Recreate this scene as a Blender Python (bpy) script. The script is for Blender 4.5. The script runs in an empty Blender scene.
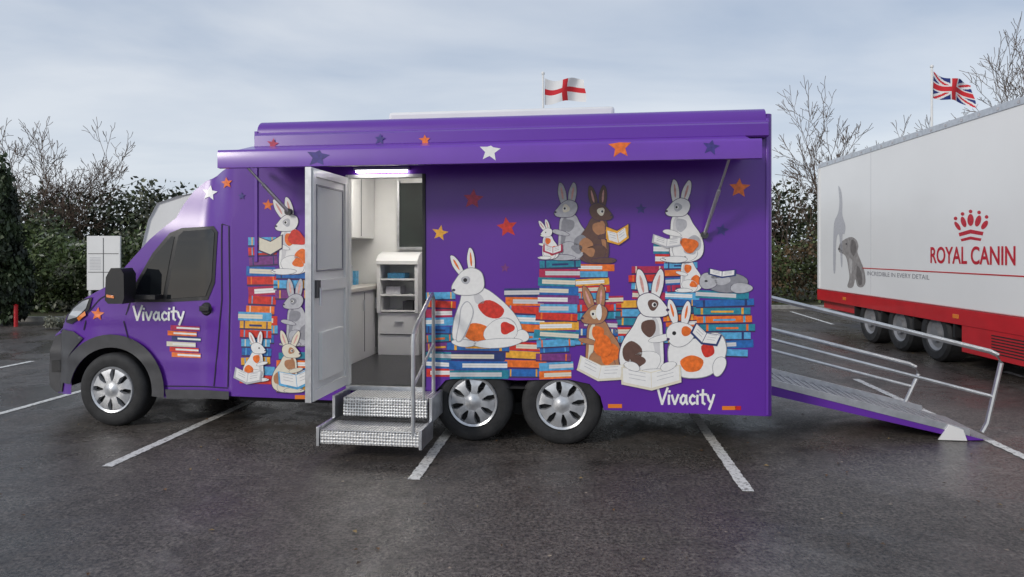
import bpy, math, random
import numpy as np
from mathutils import Vector, Matrix, noise
from mathutils.geometry import tessellate_polygon, delaunay_2d_cdt
random.seed(7)
rnd = random.random
def U(a, b): return a + (b - a) * rnd()
CAMZ = 1.64; F = 682.7
TH = math.radians(7.8); CT = math.cos(TH); ST = math.sin(TH)
VO = (0.427, 5.834)
scene = bpy.context.scene

# ------------------------------------------------------------ materials
def nodes(m): return m.node_tree.nodes, m.node_tree.links
def mat(name, col, rough=0.5, metal=0.0, coat=0.0, var=0.0, vscale=3.0, bump=0.0, bscale=60.0, spec=0.5, emit=0, rvar=0.0, col2=None, crough=0.06):
    m = bpy.data.materials.new(name); m.use_nodes = True
    N, L = nodes(m); b = N['Principled BSDF']
    b.inputs['Base Color'].default_value = (*col, 1)
    b.inputs['Roughness'].default_value = rough
    b.inputs['Metallic'].default_value = metal
    b.inputs['Coat Weight'].default_value = coat
    b.inputs['Coat Roughness'].default_value = crough
    b.inputs['Specular IOR Level'].default_value = spec
    if emit:
        b.inputs['Emission Color'].default_value = (*col, 1); b.inputs['Emission Strength'].default_value = emit
    if var or rvar or bump or col2:
        tc = N.new('ShaderNodeTexCoord')
    if var or col2:
        n = N.new('ShaderNodeTexNoise'); n.inputs['Scale'].default_value = vscale; n.inputs['Detail'].default_value = 6
        L.new(tc.outputs['Object'], n.inputs['Vector'])
        r = N.new('ShaderNodeValToRGB'); r.color_ramp.elements[0].position = 0.35; r.color_ramp.elements[1].position = 0.65
        c2 = col2 if col2 else tuple(min(1, c * (1 + var)) for c in col)
        c1 = col if col2 else tuple(c * (1 - var) for c in col)
        r.color_ramp.elements[0].color = (*c1, 1); r.color_ramp.elements[1].color = (*c2, 1)
        L.new(n.outputs['Fac'], r.inputs['Fac']); L.new(r.outputs['Color'], b.inputs['Base Color'])
    if rvar:
        n = N.new('ShaderNodeTexNoise'); n.inputs['Scale'].default_value = 2.5; n.inputs['Detail'].default_value = 8
        L.new(tc.outputs['Object'], n.inputs['Vector'])
        mr = N.new('ShaderNodeMapRange'); mr.inputs['From Min'].default_value = 0.3; mr.inputs['From Max'].default_value = 0.7
        mr.inputs['To Min'].default_value = max(0, rough - rvar); mr.inputs['To Max'].default_value = rough + rvar
        L.new(n.outputs['Fac'], mr.inputs['Value']); L.new(mr.outputs['Result'], b.inputs['Roughness'])
    if bump:
        n = N.new('ShaderNodeTexNoise'); n.inputs['Scale'].default_value = bscale; n.inputs['Detail'].default_value = 3
        L.new(tc.outputs['Object'], n.inputs['Vector'])
        bp = N.new('ShaderNodeBump'); bp.inputs['Strength'].default_value = bump; bp.inputs['Distance'].default_value = 0.01
        L.new(n.outputs['Fac'], bp.inputs['Height']); L.new(bp.outputs['Normal'], b.inputs['Normal'])
    return m

PUR = mat('purple_paint', (0.118, 0.020, 0.335), 0.38, coat=0.5, var=0.05, vscale=1.2, rvar=0.05, spec=0.4, crough=0.22)
PURL = mat('purple_rail_paint', (0.150, 0.034, 0.41), 0.36, coat=0.6, var=0.05, crough=0.15)
PURD = mat('purple_seam', (0.010, 0.003, 0.03), 0.6)
BLK = mat('black_plastic', (0.016, 0.016, 0.018), 0.42, bump=0.15, bscale=300)
GRY = mat('grey_plastic', (0.055, 0.055, 0.06), 0.45, var=0.15, vscale=8, bump=0.1, bscale=300)
DARK = mat('chassis_dark', (0.012, 0.012, 0.013), 0.8)
TYRE = mat('tyre_rubber', (0.022, 0.022, 0.023), 0.7, var=0.3, vscale=12, bump=0.3, bscale=80)
SILV = mat('hubcap_silver', (0.60, 0.61, 0.63), 0.30, metal=0.6, var=0.12, vscale=20)
ALU = mat('aluminium', (0.62, 0.63, 0.65), 0.36, metal=0.85, var=0.1, vscale=15)
WHT = mat('white_paint', (0.80, 0.80, 0.79), 0.35, coat=0.3, var=0.03, vscale=2)
WHT2 = mat('white_laminate', (0.80, 0.80, 0.78), 0.42, var=0.03, vscale=3)
GLS = mat('dark_glass', (0.010, 0.012, 0.014), 0.04, spec=0.7)
LENS = mat('lamp_lens', (0.55, 0.57, 0.6), 0.08, metal=0.4, coat=1)
REDL = mat('red_reflector', (0.6, 0.02, 0.02), 0.2, coat=1)
ORGL = mat('amber_reflector', (0.85, 0.22, 0.02), 0.2, coat=1)
LAMP = mat('lamp_strip', (1.0, 0.98, 0.95), 0.4, emit=9)
LAMPI = mat('ceiling_lamp', (1.0, 0.96, 0.90), 0.4, emit=20)
STEEL = mat('galvanised_steel', (0.58, 0.59, 0.60), 0.34, metal=0.8, var=0.12, vscale=10)
def checker_plate():
    m = mat('chequer_plate', (0.42, 0.42, 0.42), 0.35, metal=0.7)
    N, L = nodes(m); b = N['Principled BSDF']; tc = N.new('ShaderNodeTexCoord')
    v = N.new('ShaderNodeTexVoronoi'); v.inputs['Scale'].default_value = 42; v.inputs['Randomness'].default_value = 0.15
    L.new(tc.outputs['Object'], v.inputs['Vector'])
    bp = N.new('ShaderNodeBump'); bp.inputs['Strength'].default_value = 0.8; bp.inputs['Distance'].default_value = 0.01
    L.new(v.outputs['Distance'], bp.inputs['Height']); L.new(bp.outputs['Normal'], b.inputs['Normal'])
    r = N.new('ShaderNodeValToRGB'); r.color_ramp.elements[0].color = (0.20, 0.20, 0.20, 1); r.color_ramp.elements[1].color = (0.78, 0.78, 0.78, 1)
    r.color_ramp.elements[0].position = 0.28; r.color_ramp.elements[1].position = 0.5
    L.new(v.outputs['Distance'], r.inputs['Fac']); L.new(r.outputs['Color'], b.inputs['Base Color'])
    return m
PLATE = checker_plate()
_cm = {}
PAL = dict(white=(0.88, 0.87, 0.85), cream=(0.78, 0.72, 0.58), grey=(0.27, 0.27, 0.30), lgrey=(0.50, 0.50, 0.53), brown=(0.13, 0.065, 0.05),
           tan=(0.45, 0.21, 0.10), orange=(0.86, 0.17, 0.02), yellow=(0.90, 0.42, 0.04), red=(0.66, 0.035, 0.02), crimson=(0.46, 0.02, 0.08),
           navy=(0.02, 0.04, 0.16), blue=(0.02, 0.14, 0.44), sky=(0.10, 0.40, 0.68), teal=(0.02, 0.24, 0.34), dblue=(0.045, 0.03, 0.22),
           black=(0.015, 0.012, 0.015), pink=(0.70, 0.36, 0.32), plum=(0.20, 0.04, 0.22), ink=(0.05, 0.025, 0.09), rc=(0.55, 0.01, 0.03), shade=(0.66, 0.65, 0.66))
def C(n):
    if n not in _cm: _cm[n] = mat('vinyl_' + n, PAL[n], 0.42, coat=0.2, var=0.03 if n in ('white', 'cream', 'ink', 'shade') else (0.10 if n in ('grey', 'lgrey', 'brown', 'tan') else 0.2), vscale=30, crough=0.2)
    return _cm[n]

# ------------------------------------------------------------ mesh builder
class MB:
    def __init__(s): s.v = []; s.f = []; s.m = []; s.mats = []
    def mi(s, m):
        if m not in s.mats: s.mats.append(m)
        return s.mats.index(m)
    def add(s, vs, fs, m):
        o = len(s.v); i = s.mi(m); s.v += [tuple(p) for p in vs]
        for f in fs: s.f.append(tuple(o + k for k in f)); s.m.append(i)
    def box(s, x0, x1, y0, y1, z0, z1, m):
        vs = [(x, y, z) for x in (x0, x1) for y in (y0, y1) for z in (z0, z1)]
        s.add(vs, [(0, 1, 3, 2), (4, 6, 7, 5), (0, 4, 5, 1), (2, 3, 7, 6), (0, 2, 6, 4), (1, 5, 7, 3)], m)
    def prism(s, poly, axis, a, b, m):
        n = len(poly)
        def P(p, t): return (p[0], t, p[1]) if axis == 'y' else ((t, p[0], p[1]) if axis == 'x' else (p[0], p[1], t))
        vs = [P(p, a) for p in poly] + [P(p, b) for p in poly]
        tri = tessellate_polygon([[Vector((p[0], p[1], 0)) for p in poly]])
        fs = [tuple(t) for t in tri] + [tuple(n + k for k in reversed(t)) for t in tri]
        fs += [(i, (i + 1) % n, n + (i + 1) % n, n + i) for i in range(n)]
        s.add(vs, fs, m)
    def tube(s, pts, r, m, n=8, cap=True):
        pts = [Vector(p) for p in pts]; rs = r if isinstance(r, (list, tuple)) else [r] * len(pts)
        vs = []; fs = []
        d = (pts[1] - pts[0]).normalized(); up = Vector((0, 0, 1)) if abs(d.z) < 0.9 else Vector((1, 0, 0))
        for i, p in enumerate(pts):
            d = (pts[min(i + 1, len(pts) - 1)] - pts[max(i - 1, 0)]).normalized()
            a = d.cross(up)
            if a.length < 1e-3: a = d.cross(Vector((0, 1, 0)))
            a.normalize(); b = a.cross(d)
            for k in range(n):
                t = 2 * math.pi * k / n; vs.append(p + (a * math.cos(t) + b * math.sin(t)) * rs[i])
        for i in range(len(pts) - 1):
            for k in range(n): fs.append((i * n + k, i * n + (k + 1) % n, (i + 1) * n + (k + 1) % n, (i + 1) * n + k))
        if cap: fs.append(tuple(range(n))); fs.append(tuple(reversed(range((len(pts) - 1) * n, len(pts) * n))))
        s.add(vs, fs, m)
    def lathe(s, c, prof, m, n=40, axis='y'):
        vs = []; fs = []
        for (r, y) in prof:
            for k in range(n):
                t = 2 * math.pi * k / n
                if axis == 'y': vs.append((c[0] + r * math.cos(t), c[1] + y, c[2] + r * math.sin(t)))
                elif axis == 'x': vs.append((c[0] + y, c[1] + r * math.cos(t), c[2] + r * math.sin(t)))
                else: vs.append((c[0] + r * math.cos(t), c[1] + r * math.sin(t), c[2] + y))
        for i in range(len(prof) - 1):
            for k in range(n): fs.append((i * n + k, i * n + (k + 1) % n, (i + 1) * n + (k + 1) % n, (i + 1) * n + k))
        s.add(vs, fs, m)
    def build(s, name, parent=None, smooth=True, bevel=0, ang=35):
        me = bpy.data.meshes.new(name); me.from_pydata(s.v, [], s.f)
        for m in s.mats: me.materials.append(m)
        me.polygons.foreach_set('material_index', s.m)
        me.update()
        if smooth:
            me.polygons.foreach_set('use_smooth', [True] * len(me.polygons))
            try: me.set_sharp_from_angle(angle=math.radians(ang))
            except Exception: me.polygons.foreach_set('use_smooth', [False] * len(me.polygons))
        o = bpy.data.objects.new(name, me); scene.collection.objects.link(o)
        if parent: o.parent = parent
        if bevel:
            bm = o.modifiers.new('bevel', 'BEVEL'); bm.width = bevel; bm.segments = 2; bm.limit_method = 'ANGLE'; bm.angle_limit = math.radians(50)
        return o
def empty(name, loc=(0, 0, 0), rz=0):
    o = bpy.data.objects.new(name, None); o.location = loc; o.rotation_euler = (0, 0, rz); o.empty_display_size = 0.2
    scene.collection.objects.link(o); return o
def inpoly(p, poly):
    x, y = p; c = False; j = len(poly) - 1
    for i in range(len(poly)):
        xi, yi = poly[i]; xj, yj = poly[j]
        if (yi > y) != (yj > y) and x < (xj - xi) * (y - yi) / (yj - yi) + xi: c = not c
        j = i
    return c
def subdiv(poly, step):
    out = []
    for i in range(len(poly)):
        a = poly[i]; b = poly[(i + 1) % len(poly)]; d = math.hypot(a[0] - b[0], a[1] - b[1]); n = max(1, int(d / step))
        for k in range(n): out.append((a[0] + (b[0] - a[0]) * k / n, a[1] + (b[1] - a[1]) * k / n))
    return out
def skin(mb, outer, holes, step, fmap, m, grid=True):
    loops = [subdiv(outer, step)] + [subdiv(h, step) for h in holes]
    vs = []; es = []
    for lp in loops:
        o = len(vs); vs += [Vector(p) for p in lp]; es += [(o + i, o + (i + 1) % len(lp)) for i in range(len(lp))]
    if grid:
        xs = [p[0] for p in outer]; ys = [p[1] for p in outer]
        x = min(xs) + step / 2
        while x < max(xs):
            y = min(ys) + step / 2
            while y < max(ys):
                if inpoly((x, y), outer) and not any(inpoly((x, y), h) for h in holes): vs.append(Vector((x, y)))
                y += step
            x += step
    r = delaunay_2d_cdt(vs, es, [], 0, 1e-5)
    V = r[0]; Fs = []
    for f in r[2]:
        cx = sum(V[i][0] for i in f) / len(f); cy = sum(V[i][1] for i in f) / len(f)
        if inpoly((cx, cy), outer) and not any(inpoly((cx, cy), h) for h in holes): Fs.append(tuple(f))
    mb.add([fmap(p[0], p[1]) for p in V], Fs, m)

# survey conversion : measured side elevation -> metres on a vertical plane v of the vehicle
def S(px, py, v=-0.06):
    X0 = VO[0] + v * ST; Y0 = VO[1] + v * CT; k = (px - 512) / F
    s = (k * Y0 - X0) / (CT + k * ST); Y = Y0 - s * ST
    return (s, CAMZ - (py - 252) * Y / F)
SL = lambda pts, v=-0.06: [S(x, y, v) for x, y in pts]

van = empty('mobile_library_van', (VO[0], VO[1], 0), -TH)
SB0 = -2.76; SB1 = 1.715; ZB = 0.315; ZT = 2.825; VS = -0.06; VF = 2.14

# ------------------------------------------------------------ box body
b = MB()
d0 = -1.875; d1 = -1.21; dz0 = 0.465; dz1 = 2.29
s232 = S(232, 300)[0]
ax0, ax1 = S(432, 400)[0], S(604, 400)[0]
arch = [(ax1, ZB), (ax1 - 0.03, 0.43), (ax1 - 0.12, 0.53), (ax1 - 0.3, 0.565), (0.5 * (ax0 + ax1), 0.545), (ax0 + 0.3, 0.565), (ax0 + 0.12, 0.53), (ax0 + 0.03, 0.43), (ax0, ZB)]
outer = [(SB0 + 0.02, ZT - 0.12), (SB0 + 0.02, 2.06), (s232 + 0.04, 1.99), (s232, 1.93), (s232, ZB + 0.02)] + list(reversed(arch)) + [(SB1 - 0.05, ZB - 0.01), (SB1 - 0.05, ZT - 0.12)]
hole = [(d0, dz0), (d1, dz0), (d1, dz1), (d0, dz1)]
skin(b, outer, [hole], 50, lambda x, y: (x, VS, y), PUR, grid=False)
b.build('side_panel', van, smooth=False)
b = MB()
skin(b, [(SB0, ZT - 0.12), (SB0, ZB), (SB1 - 0.05, ZB), (SB1 - 0.05, ZT - 0.12)], [], 50, lambda x, y: (x, VF, y), PUR, grid=False)
prof = [(VS, ZT - 0.12)] + [(VS + 0.12 - 0.12 * math.cos(a), ZT - 0.12 + 0.12 * math.sin(a)) for a in [math.radians(t) for t in range(15, 91, 15)]]
prof += [(1.04, ZT + 0.03)] + [(VF + VS - p[0], p[1]) for p in reversed(prof)]
ss = [SB0 + 0.02, SB1 - 0.05]
vs = [(s_, p[0], p[1]) for s_ in ss for p in prof]; n = len(prof)
b.add(vs, [(i, i + 1, n + i + 1, n + i) for i in range(n - 1)], PUR)
b.add([(SB0 + 0.02, p[0], p[1]) for p in prof] + [(SB0 + 0.02, VF, ZB), (SB0 + 0.02, VS, 1.2)], [tuple(range(n + 2))], PUR)
plan = [(SB1 - 0.05, VS)] + [(SB1 - 0.05 + 0.05 * math.sin(a), VS + 0.05 - 0.05 * math.cos(a)) for a in [math.radians(t) for t in range(15, 91, 15)]]
plan += [(p[0], VF + VS - p[1]) for p in reversed(plan)]
n = len(plan)
b.add([(p[0], p[1], z) for z in (ZB - 0.01, ZT - 0.06) for p in plan], [(i, i + 1, n + i + 1, n + i) for i in range(n - 1)], PUR)
b.add([(p[0], p[1], ZT - 0.06) for p in plan] + [(SB1 - 0.05, 1.04, ZT + 0.03)], [(i, i + 1, n) for i in range(n - 1)], PUR)
b.build('body_shell', van)
b = MB()
b.box(SB0 + 0.03, SB1 - 0.03, VS - 0.012, VS - 0.001, ZT - 0.135, ZT - 0.115, PURL)
b.box(SB0 + 0.0, SB0 + 0.03, VS - 0.012, VS + 0.05, 1.55, ZT - 0.1, PURL)
b.box(SB1 - 0.055, SB1 - 0.035, VS - 0.010, VS - 0.001, ZB, ZT - 0.1, PURL)
b.build('body_trim', van, bevel=0.003)
b = MB(); b.box(-1.7, 0.45, 0.5, 1.3, ZT, 2.985, WHT); b.build('roof_pod', van, bevel=0.03)
b = MB()
b.box(-2.9, 1.6, 0.35, 1.7, 0.24, 0.42, DARK); b.box(-4.5, -2.9, 0.4, 1.6, 0.25, 0.9, DARK)
b.box(-0.75, 0.1, 0.2, 0.34, 0.2, 0.3, DARK)
b.box(-1.2, 0.8, 0.22, 0.45, 0.58, 0.8, DARK); b.box(-1.2, 0.8, 1.6, 2.1, 0.70, 0.8, DARK)
b.box(-2.95, -1.95, 0.02, 0.3, 0.28, 0.44, DARK); b.box(0.60, 1.6, 0.05, 0.3, 0.33, 0.44, DARK)
b.box(ax0 - 0.01, ax1 + 0.01, 0.30, 0.34, 0.3, 0.7, DARK)
for a in (-0.745, 0.0): b.tube([(a, 0.1, 0.33), (a, 1.95, 0.33)], 0.05, DARK)
b.tube([(-4.14, 0.1, 0.33), (-4.14, 1.95, 0.33)], 0.05, DARK)
b.build('chassis', van, smooth=False)

b = MB()
for a, c2, z0, z1 in ((d0 - 0.03, d0, dz0, dz1 + 0.03), (d1, d1 + 0.03, dz0, dz1 + 0.03)): b.box(a, c2, VS - 0.012, VS + 0.06, z0, z1, WHT2 if a < -1.5 else BLK)
b.box(d0 + 0.0005, d1 - 0.0005, VS - 0.011, VS + 0.06, dz1, dz1 + 0.03, WHT2)
b.box(d0 - 0.02, d1 + 0.02, VS - 0.03, VS + 0.3, dz0 - 0.04, dz0, ALU)
b.build('door_frame', van, bevel=0.003)
FLO = mat('vinyl_floor', (0.045, 0.045, 0.05), 0.35, var=0.4, vscale=60)
b = MB()
b.add([(-2.72, -0.04, 0.47), (1.66, -0.04, 0.47), (1.66, 2.08, 0.47), (-2.72, 2.08, 0.47)], [(0, 1, 2, 3)], FLO)
b.add([(-2.72, -0.04, 2.6), (1.66, -0.04, 2.6), (1.66, 2.08, 2.6), (-2.72, 2.08, 2.6)], [(3, 2, 1, 0)], WHT2)
b.add([(-2.72, 2.08, 0.47), (1.66, 2.08, 0.47), (1.66, 2.08, 2.6), (-2.72, 2.08, 2.6)], [(0, 1, 2, 3)], WHT2)
b.add([(-2.70, -0.04, 0.47), (-2.70, 2.08, 0.47), (-2.70, 2.08, 2.6), (-2.70, -0.04, 2.6)], [(0, 1, 2, 3)], WHT2)
b.add([(-2.72, -0.035, 0.47), (d0 - 0.03, -0.035, 0.47), (d0 - 0.03, -0.035, 2.6), (-2.72, -0.035, 2.6)], [(0, 1, 2, 3)], WHT2)
b.box(-2.68, -2.25, 0.55, 2.05, 0.471, 1.22, WHT2); b.box(-2.69, -2.22, 0.52, 2.06, 1.221, 1.26, mat('worktop', (0.6, 0.57, 0.52), 0.4, var=0.1))
for y in (0.95, 1.35, 1.72): b.box(-2.249, -2.245, y, y + 0.012, 0.55, 1.2, GRY)
for y in (0.9, 1.3, 1.68): b.tube([(-2.23, y, 1.0), (-2.23, y, 1.12)], 0.008, ALU)
b.box(-2.68, -2.38, 1.2, 2.05, 1.8, 2.55, WHT2); b.box(-2.379, -2.375, 1.6, 1.612, 1.82, 2.53, GRY)
b.box(-2.69, -2.3, 0.0, 0.4, 0.471, 2.1, BLK)
b.box(-2.06, -1.55, 2.03, 2.07, 1.70, 2.46, mat('chalkboard', (0.02, 0.028, 0.025), 0.6, var=0.3)); b.box(-2.09, -2.06, 2.02, 2.07, 1.67, 2.49, ALU); b.box(-2.06, -1.55, 2.02, 2.07, 1.67, 1.70, ALU)
# white equipment rack: frame, curved hood and shelves
b.box(-2.2, -1.72, 1.66, 2.04, 0.471, 0.95, WHT); b.box(-2.2, -2.16, 1.62, 2.04, 0.95, 1.50, WHT); b.box(-1.76, -1.72, 1.62, 2.04, 0.95, 1.50, WHT)
b.box(-2.16, -1.76, 1.98, 2.04, 0.95, 1.50, WHT2)
for z in (0.96, 1.14, 1.32): b.box(-2.16, -1.76, 1.64, 1.97, z, z + 0.018, WHT)
b.prism([(1.60, 1.50), (1.60, 1.54), (1.66, 1.60), (1.80, 1.64), (2.04, 1.64), (2.04, 1.50)], 'x', -2.2, -1.72, WHT)
b.box(-2.12, -1.95, 1.70, 1.9, 1.16, 1.25, C('lgrey')); b.box(-1.92, -1.80, 1.70, 1.9, 0.98, 1.08, GRY); b.box(-2.1, -1.9, 1.7, 1.9, 1.34, 1.40, C('sky'))
b.box(-2.17, -1.75, 1.652, 1.658, 0.70, 0.71, GRY); b.box(-2.0, -1.9, 1.64, 1.655, 0.84, 0.855, ALU)
b.tube([(-2.45, 1.5, 1.26), (-2.45, 1.5, 1.48), (-2.45, 1.42, 1.5), (-2.45, 1.38, 1.46)], 0.012, ALU)
b.box(-2.6, -2.5, 1.75, 1.85, 1.26, 1.42, C('sky')); b.box(-2.6, -2.52, 1.6, 1.66, 1.26, 1.38, C('red'))
b.build('interior_fittings', van, bevel=0.004)
b = MB(); b.box(-2.3, -0.9, 0.9, 1.1, 2.56, 2.59, LAMPI)
b.build('ceiling_lamp', van, smooth=False)
b = MB(); b.box(S(358, 172)[0], S(408, 172)[0], -0.115, -0.075, 2.335, 2.352, LAMP); b.box(S(356, 172)[0], S(410, 172)[0], -0.12, -0.0615, 2.353, 2.375, ALU)
b.build('door_lamp', van, smooth=False)

b = MB()
b.box(-1.935, -1.895, -0.80, -0.075, 0.47, 2.30, WHT)
X = -1.895
for (y0, y1, z0, z1) in ((-0.795, -0.745, 0.475, 2.295), (-0.13, -0.08, 0.475, 2.295), (-0.744, -0.131, 2.23, 2.295), (-0.744, -0.131, 0.475, 0.56), (-0.744, -0.131, 1.33, 1.42)):
    b.box(X, X + 0.016, y0, y1, z0, z1, WHT)
b.box(X + 0.001, X + 0.004, -0.70, -0.18, 1.50, 2.16, mat('door_pane', (0.60, 0.63, 0.65), 0.15, coat=0.5))
for (y0, y1, z0, z1) in ((-0.715, -0.70, 1.485, 2.175), (-0.18, -0.165, 1.485, 2.175), (-0.70, -0.18, 2.16, 2.175), (-0.70, -0.18, 1.485, 1.50)): b.box(X + 0.001, X + 0.010, y0, y1, z0, z1, C('grey'))
b.box(X + 0.001, X + 0.03, -0.66, -0.22, 0.62, 1.0, WHT2)
b.box(X + 0.016, X + 0.045, -0.77, -0.72, 1.28, 1.42, GRY)
b.tube([(X + 0.05, -0.74, 1.22), (X + 0.05, -0.74, 1.36)], 0.012, ALU)
b.box(-1.94, -1.889, -0.812, -0.801, 0.47, 2.30, ALU)
for z in (0.7, 1.4, 2.1): b.tube([(-1.9, -0.066, z - 0.06), (-1.9, -0.066, z + 0.06)], 0.014, ALU)
b.build('entrance_door', van, bevel=0.004)

# ------------------------------------------------------------ steps + handrail
b = MB()
L0, L1 = -1.865, -1.04
b.box(L0 + 0.08, L1 - 0.03, -0.42, -0.08, 0.40, 0.435, PLATE); b.box(L0 + 0.08, L1 - 0.03, -0.425, -0.40, 0.285, 0.398, PLATE)
b.box(L0 + 0.02, L1, -0.74, -0.42, 0.225, 0.245, PLATE); b.box(L0 + 0.02, L1, -0.745, -0.72, 0.14, 0.223, PLATE)
for x in (L0, L1 + 0.001):
    b.box(x - 0.012, x + 0.012, -0.75, -0.40, 0.12, 0.27, ALU)
    b.box(x - 0.012, x + 0.012, -0.43, -0.07, 0.25, 0.45, ALU)
for yy in (-0.425, -0.745):
    z = 0.436 if yy > -0.5 else 0.246
    b.box(L0 + 0.085, L1 - 0.035, yy, yy + 0.02, z, z + 0.004, ALU)
b.build('entry_steps', van, bevel=0.003)
b = MB(); hx = -1.10
b.tube([(hx, -0.10, 0.30), (hx, -0.10, 1.22), (hx, -0.14, 1.28), (hx, -0.2, 1.27), (hx, -0.66, 1.05), (hx, -0.72, 1.0), (hx, -0.73, 0.94), (hx, -0.73, 0.2)], 0.017, STEEL)
b.tube([(hx, -0.10, 0.85), (hx, -0.73, 0.6)], 0.012, STEEL)
b.tube([(hx, -0.42, 1.16), (hx, -0.42, 0.44)], 0.012, STEEL)
b.build('step_handrail', van)

# ------------------------------------------------------------ awning flap
b = MB()
b.prism([(VS - 0.002, 2.565), (VS - 0.115, 2.56), (VS - 0.125, 2.57), (VS - 0.11, 2.665), (VS - 0.09, 2.68), (VS - 0.002, 2.70)], 'x', SB0 + 0.06, SB1 - 0.06, PUR)
b.build('awning_casing', van, ang=40)
R0, R1 = -2.76, 1.50
b = MB()
b.prism([(-0.66, 2.325), (-0.66, 2.45), (-0.65, 2.47), (-0.62, 2.475), (-0.60, 2.45), (-0.60, 2.34), (-0.62, 2.322)], 'x', R0, R1, PURL)
b.add([(R0 + 0.03, -0.61, 2.452), (R1 - 0.03, -0.61, 2.452), (R1 - 0.03, VS - 0.1, 2.575), (R0 + 0.03, VS - 0.1, 2.575),
       (R0 + 0.03, -0.61, 2.435), (R1 - 0.03, -0.61, 2.435), (R1 - 0.03, VS - 0.1, 2.558), (R0 + 0.03, VS - 0.1, 2.558)],
      [(0, 1, 2, 3), (7, 6, 5, 4), (0, 4, 5, 1), (2, 6, 7, 3), (1, 5, 6, 2), (3, 7, 4, 0)], PURL)
for x in (R0 + 0.02, R1 - 0.06): b.box(x, x + 0.04, -0.595, VS - 0.14, 2.40, 2.43, ALU)
b.box(R1 - 0.35, R1 - 0.02, -0.30, -0.14, 2.385, 2.405, ALU)
b.build('awning_flap', van, ang=60)
b = MB()
for (wp, rx) in (((704, 235), 1.30), ((290, 212), -2.60)):
    s_, z_ = S(*wp)
    A = Vector((s_, VS - 0.03, z_)); B = Vector((rx, -0.6, 2.40)); M_ = A.lerp(B, 0.55)
    b.tube([A, M_], 0.016, ALU); b.tube([M_, B], 0.010, ALU); b.lathe((A.x, A.y + 0.0, A.z), [(0.001, -0.02), (0.03, -0.02), (0.03, 0.03)], GRY, 12)
b.build('awning_struts', van)

# ------------------------------------------------------------ cab
def sm(t): t = max(0, min(1, t)); return t * t * (3 - 2 * t)
def cabv(s, z):
    v = 0.015
    if z > 1.12: v += (z - 1.12) * 0.085
    d = max(0, (-4.30 - s)) / 0.6
    v += 0.20 * min(d, 1.3) ** 2.3
    v += 0.014 * math.sin((z - 0.3) * 3.2) - 0.012 * math.exp(-((z - 1.02) / 0.035) ** 2) - 0.010 * math.exp(-((z - 0.62) / 0.05) ** 2)
    if z > 1.75: v += 0.08 * sm((z - 1.75) / 0.6) * sm((-2.85 - s) / 0.5)
    return v + (-0.048 - v) * sm((s + 3.35) / 0.40)
def SC(px, py):
    v = 0.05
    for _ in range(12):
        p = S(px, py, v); v = 0.5 * v + 0.5 * cabv(*p)
    return p
SCL = lambda pts: [SC(x, y) for x, y in pts]
top_px = [(58, 393), (52, 386), (49, 372), (50, 350), (55, 336), (62, 326), (69, 313), (78, 303), (91, 295), (106, 287), (117, 276), (132, 259), (149, 240), (163, 228), (176, 218), (184, 204), (194, 191), (206, 181), (220, 173), (236, 165), (254, 158)]
TOP = SCL(top_px)
WCX, WCY = 113, 390
arcc = []
for t in range(-8, 189, 8):
    a = math.radians(t); arcc.append((WCX + 42 * math.cos(a), WCY + 1 - 45 * math.sin(a)))
arcc = [p for p in arcc if p[1] < 396.5]
CABO = TOP + [(SC(262, 157)[0], TOP[-1][1]), (SC(262, 300)[0], 1.95), (s232 + 0.03, 1.93), (s232 + 0.03, 0.335)] + SCL([(165, 398)] + arcc)
b = MB()
VC = 1.04
for side in (0, 1):
    fm = (lambda x, y: (x, cabv(x, y), y)) if side == 0 else (lambda x, y: (x, 2 * VC - cabv(x, y), y))
    skin(b, CABO, [], 0.045, fm, PUR)
b.build('cab_side', van, ang=45)
b = MB()
def bulge(i):
    return [0.16, 0.20, 0.24, 0.26, 0.28, 0.30, 0.32, 0.34, 0.34, 0.34, 0.30, 0.22, 0.15, 0.10, 0.06, 0.04, 0.03, 0.02, 0.02, 0.01, 0.0][i]
T2 = []; Bq = []
for i in range(len(TOP) - 1):
    for k in range(3):
        t = k / 3; T2.append((TOP[i][0] * (1 - t) + TOP[i + 1][0] * t, TOP[i][1] * (1 - t) + TOP[i + 1][1] * t)); Bq.append((bulge(i) * (1 - t) + bulge(i + 1) * t, i))
T2.append(TOP[-1]); Bq.append((0, 20))
ts = [0, 0.006, 0.02, 0.05, 0.12, 0.22, 0.35, 0.5, 0.65, 0.78, 0.88, 0.95, 0.98, 0.994, 1]
vs = []
for (p, (bu, i)) in zip(T2, Bq):
    v0 = cabv(*p)
    for t in ts:
        q = 1 - abs(2 * t - 1) ** 2.6
        vs.append((p[0] - bu * q * 0.8, v0 + (2 * VC - 2 * v0) * t, p[1] + (0.03 * q if i > 12 else 0.02 * q)))
n = len(ts)
for i in range(len(T2) - 1):
    seg = Bq[i][1]
    m = GRY if seg < 4 else (GLS if 9 <= seg <= 12 else PUR)
    for k in range(n - 1):
        mm = m if (m is not GLS or 2 <= k <= n - 4) else PUR
        o = [i * n + k, i * n + k + 1, (i + 1) * n + k + 1, (i + 1) * n + k]
        b.add([vs[j] for j in o], [(0, 1, 2, 3)], mm)
ob = b.build('cab_front', van)
mm = ob.modifiers.new('weld', 'WELD'); mm.merge_threshold = 0.0005
def patch(mb, poly_px, off, m, step=0.05):
    skin(mb, SCL(poly_px), [], step, lambda x, y: (x, cabv(x, y) - off, y), m)
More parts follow.
